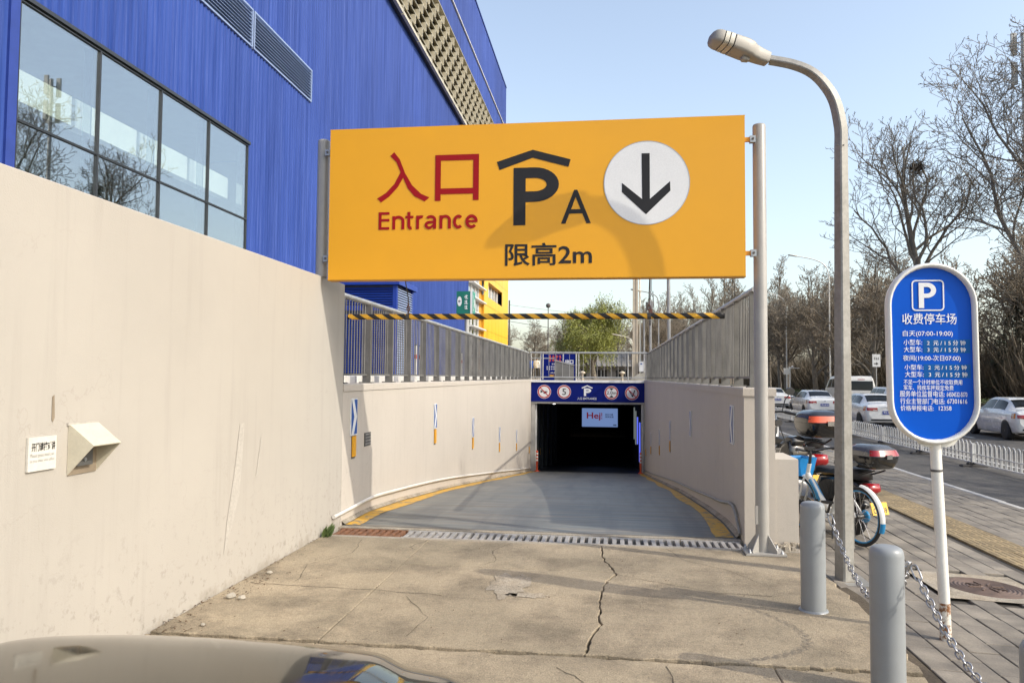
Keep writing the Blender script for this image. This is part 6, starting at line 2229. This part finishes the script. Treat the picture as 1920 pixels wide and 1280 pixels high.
def fender(cx_, a0_, a1_, name, tipm=None):
    rings = []
    k = 18
    for i in range(k + 1):
        a = lerp(a0_, a1_, i / k)
        c = Vector((cx_ + (r_w + .045) * math.cos(a), 0, r_w + .018 + (r_w + .045) * math.sin(a)))
        rad_ = Vector((math.cos(a), 0, math.sin(a)))
        rings.append([c + Vector((0, -.034, 0)) - rad_ * .016, c + Vector((0, -.02, 0)), c + rad_ * .006, c + Vector((0, .02, 0)), c + Vector((0, .034, 0)) - rad_ * .016])
    f_ = MB().loft(rings, False, False).build(name, "bike_white", bk)
    if tipm:
        MB().loft([[p + (p - Vector((cx_, 0, r_w + .018))).normalized() * .003 for p in rg] for rg in rings[-4:]], False, False).build("flap", tipm, f_)
fender(0, R(95), R(200), "rear_mudguard", "bike_blue"); fender(.98, R(30), R(165), "front_mudguard", "bike_blue")
sd = []
for (x, w, z) in ((.10, .075, .87), (.14, .085, .885), (.20, .075, .885), (.27, .045, .88), (.34, .022, .87), (.38, .012, .862)):
    sd.append([Vector((x, w * math.cos(q), z + .026 * math.sin(q))) for q in [2 * math.pi * i / 12 for i in range(12)]])
MB().loft(sd).build("saddle", "seat_leather", bk)
seg([head_t, (.79, 0, .90), (.80, 0, .95)], .017, "stem", "black_plastic")
hb_ = seg(smooth_path([(.66, -.29, .985), (.74, -.22, .985), (.80, -.08, .955), (.80, .08, .955), (.74, .22, .985), (.66, .29, .985)], 4), .012, "handlebar", "black_plastic")
for s_ in (1, -1):
    MB().tube([(.72, s_ * .245, .985), (.64, s_ * .31, .985)], .017, 8).build("grip", "black_plastic", hb_)
    MB().tube([(.76, s_ * .19, .965), (.70, s_ * .25, .945)], .006, 6).build("brake_lever", "chrome", hb_)
MB().box(.77, .84, -.05, .05, .96, 1.0).build("lock_unit", "black_plastic", hb_)
def tub(par, x0_, x1_, w0, w1, z0_, z1_, m, name, th=.008):
    o_ = MB()
    outer0 = [(x0_ + .03, -w0, z0_), (x1_ - .03, -w0, z0_), (x1_ - .03, w0, z0_), (x0_ + .03, w0, z0_)]
    outer1 = [(x0_, -w1, z1_), (x1_, -w1, z1_), (x1_, w1, z1_), (x0_, w1, z1_)]
    inner1 = [(x0_ + th, -w1 + th, z1_), (x1_ - th, -w1 + th, z1_), (x1_ - th, w1 - th, z1_), (x0_ + th, w1 - th, z1_)]
    inner0 = [(x0_ + .03 + th, -w0 + th, z0_ + th), (x1_ - .03 - th, -w0 + th, z0_ + th), (x1_ - .03 - th, w0 - th, z0_ + th), (x0_ + .03 + th, w0 - th, z0_ + th)]
    vs = outer0 + outer1 + inner1 + inner0
    fs = [(3, 2, 1, 0)]
    for k in (0, 4, 8):
        for i in range(4):
            fs.append((k + i, k + (i + 1) % 4, k + 4 + (i + 1) % 4, k + 4 + i))
    fs.append((12, 13, 14, 15))
    return o_.add(vs, fs).build(name, m, par)
bskt = tub(bk, .88, 1.16, .12, .165, .64, .86, "basket_blue", "basket")
for k in range(4):
    for s_ in (1, -1):
        MB().box(.91 + k * .055, .94 + k * .055, s_ * .15 - .012, s_ * .15 + .012, .70, .82).build("basket_slot", "dark_gap", bskt)
MB().lathe([(.085, -.006), (.09, 0), (.085, .006)], 24, (.42, -.055, .27), 'y').build("chain_guard", "bike_white", bk)
MB().lathe([(.065, -.012), (.068, 0), (.06, .012)], 20, (0, -.07, r_w + .018), 'y').build("hub_cover", "bike_blue", bk)
for s_, a in ((-1, R(-70)), (1, R(110))):
    e = Vector((.42 + .16 * math.cos(a), s_ * .075, .27 + .16 * math.sin(a)))
    cra = MB().bar((.42, s_ * .075, .27), e, .016, .022).build("crank", "black_plastic", bk)
    MB().box(e.x - .05, e.x + .05, min(e.y, e.y + s_ * .09), max(e.y, e.y + s_ * .09), e.z - .012, e.z + .012).build("pedal", "black_plastic", cra)
seg([(.36, .05, .27), (.30, .11, .02)], .009, "kick_stand", "black_plastic")

# ------------------------------------------------------------------ electric scooters
def puffy(profile, w, par, name, m, y0=0.0):
    """side outline given thickness with rounded flanks"""
    c = Vector((sum(p[0] for p in profile) / len(profile), 0, sum(p[1] for p in profile) / len(profile)))
    rings = []
    for yy, k in ((-w, .72), (-w * .93, .86), (-w * .7, .96), (-w * .3, 1.0), (w * .3, 1.0), (w * .7, .96), (w * .93, .86), (w, .72)):
        rings.append([Vector((c.x + (p[0] - c.x) * k, y0 + yy, c.z + (p[1] - c.z) * k)) for p in profile])
    return MB().loft(rings).build(name, m, par)
def scooter(label, loc, rz, sc, body_m, case_m, lid_m, big_case=True, plate_txt="", visor=False, reflect="tail_red"):
    t_ = thing("electric_scooter", label, "scooter", loc, rz)
    t_.scale = (sc, sc, sc)
    for x in (0, 1.24):
        w = link("wheel", MB().lathe([(.12, -.045), (.20, -.05), (.225, -.03), (.23, 0), (.225, .03), (.20, .05), (.12, .045)], 26, (0, 0, 0), 'y').mesh("wheel", "tyre"), t_, (x, 0, .23))
        MB().lathe([(.125, -.048), (.10, -.035), (.03, -.05), (.03, .05), (.10, .035), (.125, .048)], 18, (0, 0, 0), 'y').build("rim", "rim", w)
    # frame, floor board, rear body
    puffy([(.28, .22), (.86, .20), (1.02, .34), (1.06, .62), (1.10, .98), (1.04, 1.0), (.96, .62), (.84, .34), (.52, .34)], .17, t_, "floor_and_apron", body_m)
    puffy([(-.32, .58), (-.30, .50), (.0, .42), (.34, .30), (.54, .33), (.52, .62), (.46, .72), (.1, .74), (-.22, .70)], .155, t_, "rear_body", body_m)
    puffy([(-.26, .715), (.05, .755), (.45, .735), (.60, .70), (.62, .755), (.52, .815), (.20, .81), (.02, .855), (-.24, .84)], .15, t_, "seat", "seat_leather")
    puffy([(.98, .52), (1.10, .48), (1.20, .72), (1.24, .92), (1.16, 1.06), (1.02, 1.10), (.98, .98)], .17, t_, "front_cowl", body_m)
    puffy([(1.0, .42), (1.26, .50), (1.48, .38), (1.46, .33), (1.24, .44), (1.02, .36)], .075, t_, "front_mudguard", body_m)
    puffy([(-.26, .42), (.0, .50), (.2, .42), (.18, .38), (0, .46), (-.24, .37)], .07, t_, "rear_mudguard", "black_plastic")
    for s_ in (1, -1):
        MB().tube([(1.08, s_ * .07, .70), (1.24, s_ * .075, .23)], .022, 8).build("fork", "chrome", t_)
        MB().tube([(.0, s_ * .11, .23), (-.04, s_ * .12, .52)], .028, 8).build("shock_absorber", "tail_red" if s_ > 0 else "chrome", t_)
    hb = MB().tube(smooth_path([(.92, -.34, 1.06), (1.02, -.2, 1.09), (1.06, 0, 1.07), (1.02, .2, 1.09), (.92, .34, 1.06)], 4), .014, 8).build("handlebar", "black_plastic", t_)
    for s_ in (1, -1):
        MB().tube([(.99, s_ * .25, 1.085), (.90, s_ * .37, 1.055)], .020, 8).build("grip", "black_plastic", hb)
        MB().tube([(1.0, s_ * .22, 1.09), (1.02, s_ * .27, 1.24), (1.0, s_ * .31, 1.30)], .007, 6).build("mirror_stem", "black_plastic", hb)
        rgm = [[Vector((1.0 + d, s_ * .33 + a * math.cos(q), 1.35 + b_ * math.sin(q))) for q in [2 * math.pi * i / 12 for i in range(12)]] for d, a, b_ in ((-.012, .06, .045), (.01, .065, .05), (.03, .03, .02))]
        MB().loft(rgm).build("mirror", "black_plastic", hb)
    puffy([(.98, 1.03), (1.18, 1.0), (1.22, 1.08), (1.10, 1.16), (.98, 1.13)], .12, hb, "headlight_cowl", "gloss_black")
    if visor:
        MB().loft([[Vector((1.16 - .16 * (k / 4), y_, 1.12 + .34 * (k / 4) - .25 * abs(y_) ** 1.4)) for y_ in (-.2, -.12, 0, .12, .2)] for k in range(5)], False, False).build("windscreen", "scooter_grey", hb)
    tl = puffy([(-.40, .60), (-.28, .52), (-.16, .60), (-.22, .68), (-.38, .69)], .095, t_, "tail_lamp", "tail_red")
    for s_ in (1, -1):
        MB().lathe([(.005, -.03), (.035, -.01), (.035, .02), (.01, .03)], 10, (-.26, s_ * .118, .60), 'y').build("turn_signal", "tail_clear", tl)
    MB().bar((-.30, 0, .50), (-.44, 0, .34), .06, .02).build("plate_arm", "black_plastic", t_)
    npz = .40
    npl = MB().box(-.012, .0, -.12, .12, -.075, .075).build("number_plate", "plate_yellow", t_)
    npl.location = (-.44, 0, npz); npl.rotation_euler = (0, R(18), 0)
    fp = Frame((-.013, 0, 0), (0, -1, 0), (0, 0, 1))
    text("北京", (-.05, .05, .02, .055), fp, .001, "sign_red", "plate_lettering", npl, .01)
    text(plate_txt, (-.10, .10, -.055, .01), fp, .001, "plate_print", "plate_lettering", npl, .01)
    # rack and top case
    for s_ in (1, -1):
        MB().tube(smooth_path([(-.05, s_ * .10, .74), (-.28, s_ * .10, .80), (-.46, s_ * .08, .86)], 3), .011, 6).build("rack", "black_plastic", t_)
    cz = .88
    def case_ring(z_, gx, gy, xo=0.0):
        return [Vector((-.36 + xo + gx * math.copysign(abs(math.cos(q)) ** .45, math.cos(q)), gy * math.copysign(abs(math.sin(q)) ** .45, math.sin(q)), z_)) for q in [2 * math.pi * i / 28 for i in range(28)]]
    cs = MB().loft([case_ring(cz, .15, .15), case_ring(cz + .02, .185, .185), case_ring(cz + .09, .225, .215), case_ring(cz + .155, .235, .222)]).build("top_case", case_m, t_)
    MB().loft([case_ring(cz + .157, .236, .223), case_ring(cz + .20, .228, .215, .004), case_ring(cz + .25, .20, .185, .015), case_ring(cz + .282, .15, .13, .025), case_ring(cz + .29, .08, .07, .03)]).build("case_lid", lid_m, cs)
    MB().loft([[p + Vector((-.006, 0, 0)) for p in case_ring(cz + .165, .236, .226)[9:20]], [p + Vector((-.006, 0, 0)) for p in case_ring(cz + .232, .214, .20, .008)[9:20]]], False, False).build("case_reflector", reflect, cs)
    MB().box(-.62, -.594, -.04, .04, cz + .13, cz + .18).build("case_latch", "chrome", cs)
    return t_
hd = math.atan2(.90, -.42)
scooter("black electric scooter with grey and red top case parked behind the shared bicycle", (2.84, 9.26, walkz(2.84)), hd, .93, "gloss_black", "gloss_black", "scooter_grey", plate_txt="C0459")
s2 = scooter("electric scooter with round black top case farther along beside the ramp wall", (2.66, 10.70, walkz(2.66)), math.atan2(.97, -.22), 1.2, "scooter_grey", "gloss_black", "gloss_black", plate_txt="E7316", reflect="orange_flex")
# pale charger box hung on the rear scooter
t = thing("battery_charger", "small pale grey charger box hanging at the tail of the rear scooter", "charger", (2.62, 10.22, .66))
MB().cbox(-.055, .055, -.03, .03, -.08, .10, .012).build("case", "flex_white", t)
MB().box(-.02, .02, -.034, -.03, .04, .07).build("window", "black_plastic", t)
MB().tube([(0, .0, .10), (.02, .1, .16)], .006, 6).build("cord", "black_plastic", t)

# ------------------------------------------------------------------ two people far behind the entrance
def person(label, loc, rz, top_m, sc=1.0, arm=.15):
    t_ = thing("person", label, "person", loc, rz)
    t_.scale = (sc, sc, sc)
    me = bpy.data.meshes.new("body")
    vs = [(0, 0, .92), (0, 0, 1.12), (0, .0, 1.36), (0, 0, 1.47), (0, .01, 1.56), (0, .01, 1.66),
          (.18, 0, 1.38), (.23, .02, 1.12), (.22, -arm, .90), (.22, -arm - .03, .82), (-.18, 0, 1.38), (-.23, .02, 1.12), (-.22, -arm * .4, .90), (-.22, -arm * .5, .82),
          (.09, 0, .86), (.11, -.02, .48), (.11, .02, .07), (.12, -.13, .03), (-.09, 0, .86), (-.11, .03, .48), (-.11, .05, .07), (-.12, -.10, .03)]
    es_ = [(0, 1), (1, 2), (2, 3), (3, 4), (4, 5), (2, 6), (6, 7), (7, 8), (8, 9), (2, 10), (10, 11), (11, 12), (12, 13), (0, 14), (14, 15), (15, 16), (16, 17), (0, 18), (18, 19), (19, 20), (20, 21)]
    me.from_pydata(vs, es_, [])
    me.update()
    o_ = bpy.data.objects.new("body", me)
    COL.objects.link(o_)
    mod = o_.modifiers.new("skin", 'SKIN')
    rr = [.15, .145, .155, .065, .085, .09, .075, .058, .045, .04, .075, .058, .045, .04, .09, .068, .05, .045, .09, .068, .05, .045]
    for i, sv in enumerate(me.skin_vertices[0].data):
        sv.radius = (rr[i], rr[i] * .82)
        sv.use_root = i == 0
    o_.modifiers.new("sub", 'SUBSURF').levels = 2
    dg = bpy.context.evaluated_depsgraph_get()
    m2 = bpy.data.meshes.new_from_object(o_.evaluated_get(dg))
    bpy.data.objects.remove(o_)
    for mm in (top_m, "trousers", "skin", "hair", "flex_white"):
        m2.materials.append(MATS[mm])
    for p in m2.polygons:
        p.use_smooth = True
        z = p.center.z
        p.material_index = 4 if z < .07 else (1 if z < .88 and abs(p.center.x) < .19 else (2 if (z > 1.46 or z < .87) else 0))
        if z > 1.64 or (z > 1.52 and p.center.y > .045): p.material_index = 3
    link("body", m2, t_)
    return t_
person("person in a blue jacket walking behind the end of the railing", (-6.16, 60, TERRACE), R(200), "jacket_blue")
person("person in a white top beside the one in blue", (-5.55, 58.5, TERRACE), R(170), "jacket_white")

# ------------------------------------------------------------------ litter at the foot of the cream wall
rg = random.Random(21)
st_mesh = []
for k in range(3):
    mbq = MB(); rq = random.Random(k)
    n1, n2 = 8, 5
    rings = []
    for i in range(n2 + 1):
        ph = math.pi * (i + .15) / (n2 + .3)
        rings.append([Vector((math.sin(ph) * math.cos(2 * math.pi * j / n1) * rq.uniform(.75, 1.15), math.sin(ph) * math.sin(2 * math.pi * j / n1) * rq.uniform(.7, 1.1) * .7, math.cos(ph) * .55 * rq.uniform(.8, 1.1))) for j in range(n1)])
    mbq.loft(rings, True, True, 0, False)
    st_mesh.append(mbq.mesh("stone", "pebble"))
for i, (x, y, s_, lb) in enumerate(((-2.93, 5.62, .045, "larger pale stone of the pair lying at the foot of the cream wall"), (-2.83, 5.60, .035, "flatter pale stone of the pair lying at the foot of the cream wall"), (-2.96, 6.35, .028, "small pale stone at the wall foot nearer the gratings"), (-2.80, 4.98, .022, "small stone in the leaf litter at the wall foot"))):
    o_ = link("stone", st_mesh[i % 3], None, (x, y, s_ * .42), (0, 0, rg.uniform(0, 6)), s_)
    tag(o_, lb, "stone")
lit = MB()
for k in range(900):
    u = rg.random()
    y = lerp(3.2, 8.0, rg.random())
    dens = math.exp(-((y - 6.0) / .35) ** 2) + math.exp(-((y - 4.9) / .3) ** 2) + .18
    if rg.random() > dens: continue
    x = XL + .01 + abs(rg.gauss(0, .10)) * (1.8 if abs(y - 6.0) < .4 or abs(y - 4.9) < .3 else .6)
    s_ = rg.uniform(.005, .018)
    a = rg.uniform(0, 6.28)
    u_ = Vector((math.cos(a), math.sin(a), rg.uniform(-.3, .3))) * s_
    v_ = Vector((-math.sin(a), math.cos(a), rg.uniform(-.3, .3))) * s_ * .5
    p = Vector((x, y, .008 + rg.random() * .01))
    lit.add([p - u_, p + v_, p + u_, p - v_], [(0, 1, 2, 3)])
for k in range(420):
    p = Vector((rg.uniform(-3.0, 1.7), rg.uniform(3.0, 7.9), .006))
    s_ = rg.uniform(.003, .009); a = rg.uniform(0, 6.28)
    u_ = Vector((math.cos(a), math.sin(a), .2)) * s_; v_ = Vector((-math.sin(a), math.cos(a), .3)) * s_ * .6
    lit.add([p - u_, p + v_, p + u_, p - v_], [(0, 1, 2, 3)])
tag(lit.build("leaf_litter", "dead_leaf"), "dry brown leaf crumbs scattered along the foot of the cream wall", "litter", None, "stuff")
t = thing("weed", "small green weed sprouting at the end of the cream wall", "weed", (XL + .06, 7.90, 0))
mbq = MB()
for k in range(46):
    a = rg.uniform(-1.2, 1.8); h = rg.uniform(.04, .15)
    d = Vector((math.cos(a) * h * .6, math.sin(a) * h * .7, h))
    s_ = Vector((-math.sin(a), math.cos(a), 0)) * .009
    b_ = Vector((rg.uniform(-.03, .05), rg.uniform(-.06, .06), 0))
    mbq.add([b_ - s_ * .5, b_ + d * .5 - s_ * 1.6, b_ + d, b_ + d * .5 + s_ * 1.6, b_ + s_ * .5], [(0, 1, 2, 3, 4)])
tag(mbq.build("leaves", "weed", t), kind="stuff")
# dirt pit between driveway edge and pavers
mbq = MB()
pts = [(1.945, 6.75), (1.94, 6.3), (1.93, 5.85), (2.02, 5.9), (2.06, 6.2), (2.07, 6.55), (2.03, 6.8)]
mbq.poly([(x, y, walkz(x) + .008) for x, y in pts[::-1]])
mbq.build("bare_soil", "dirt_joint", walk)
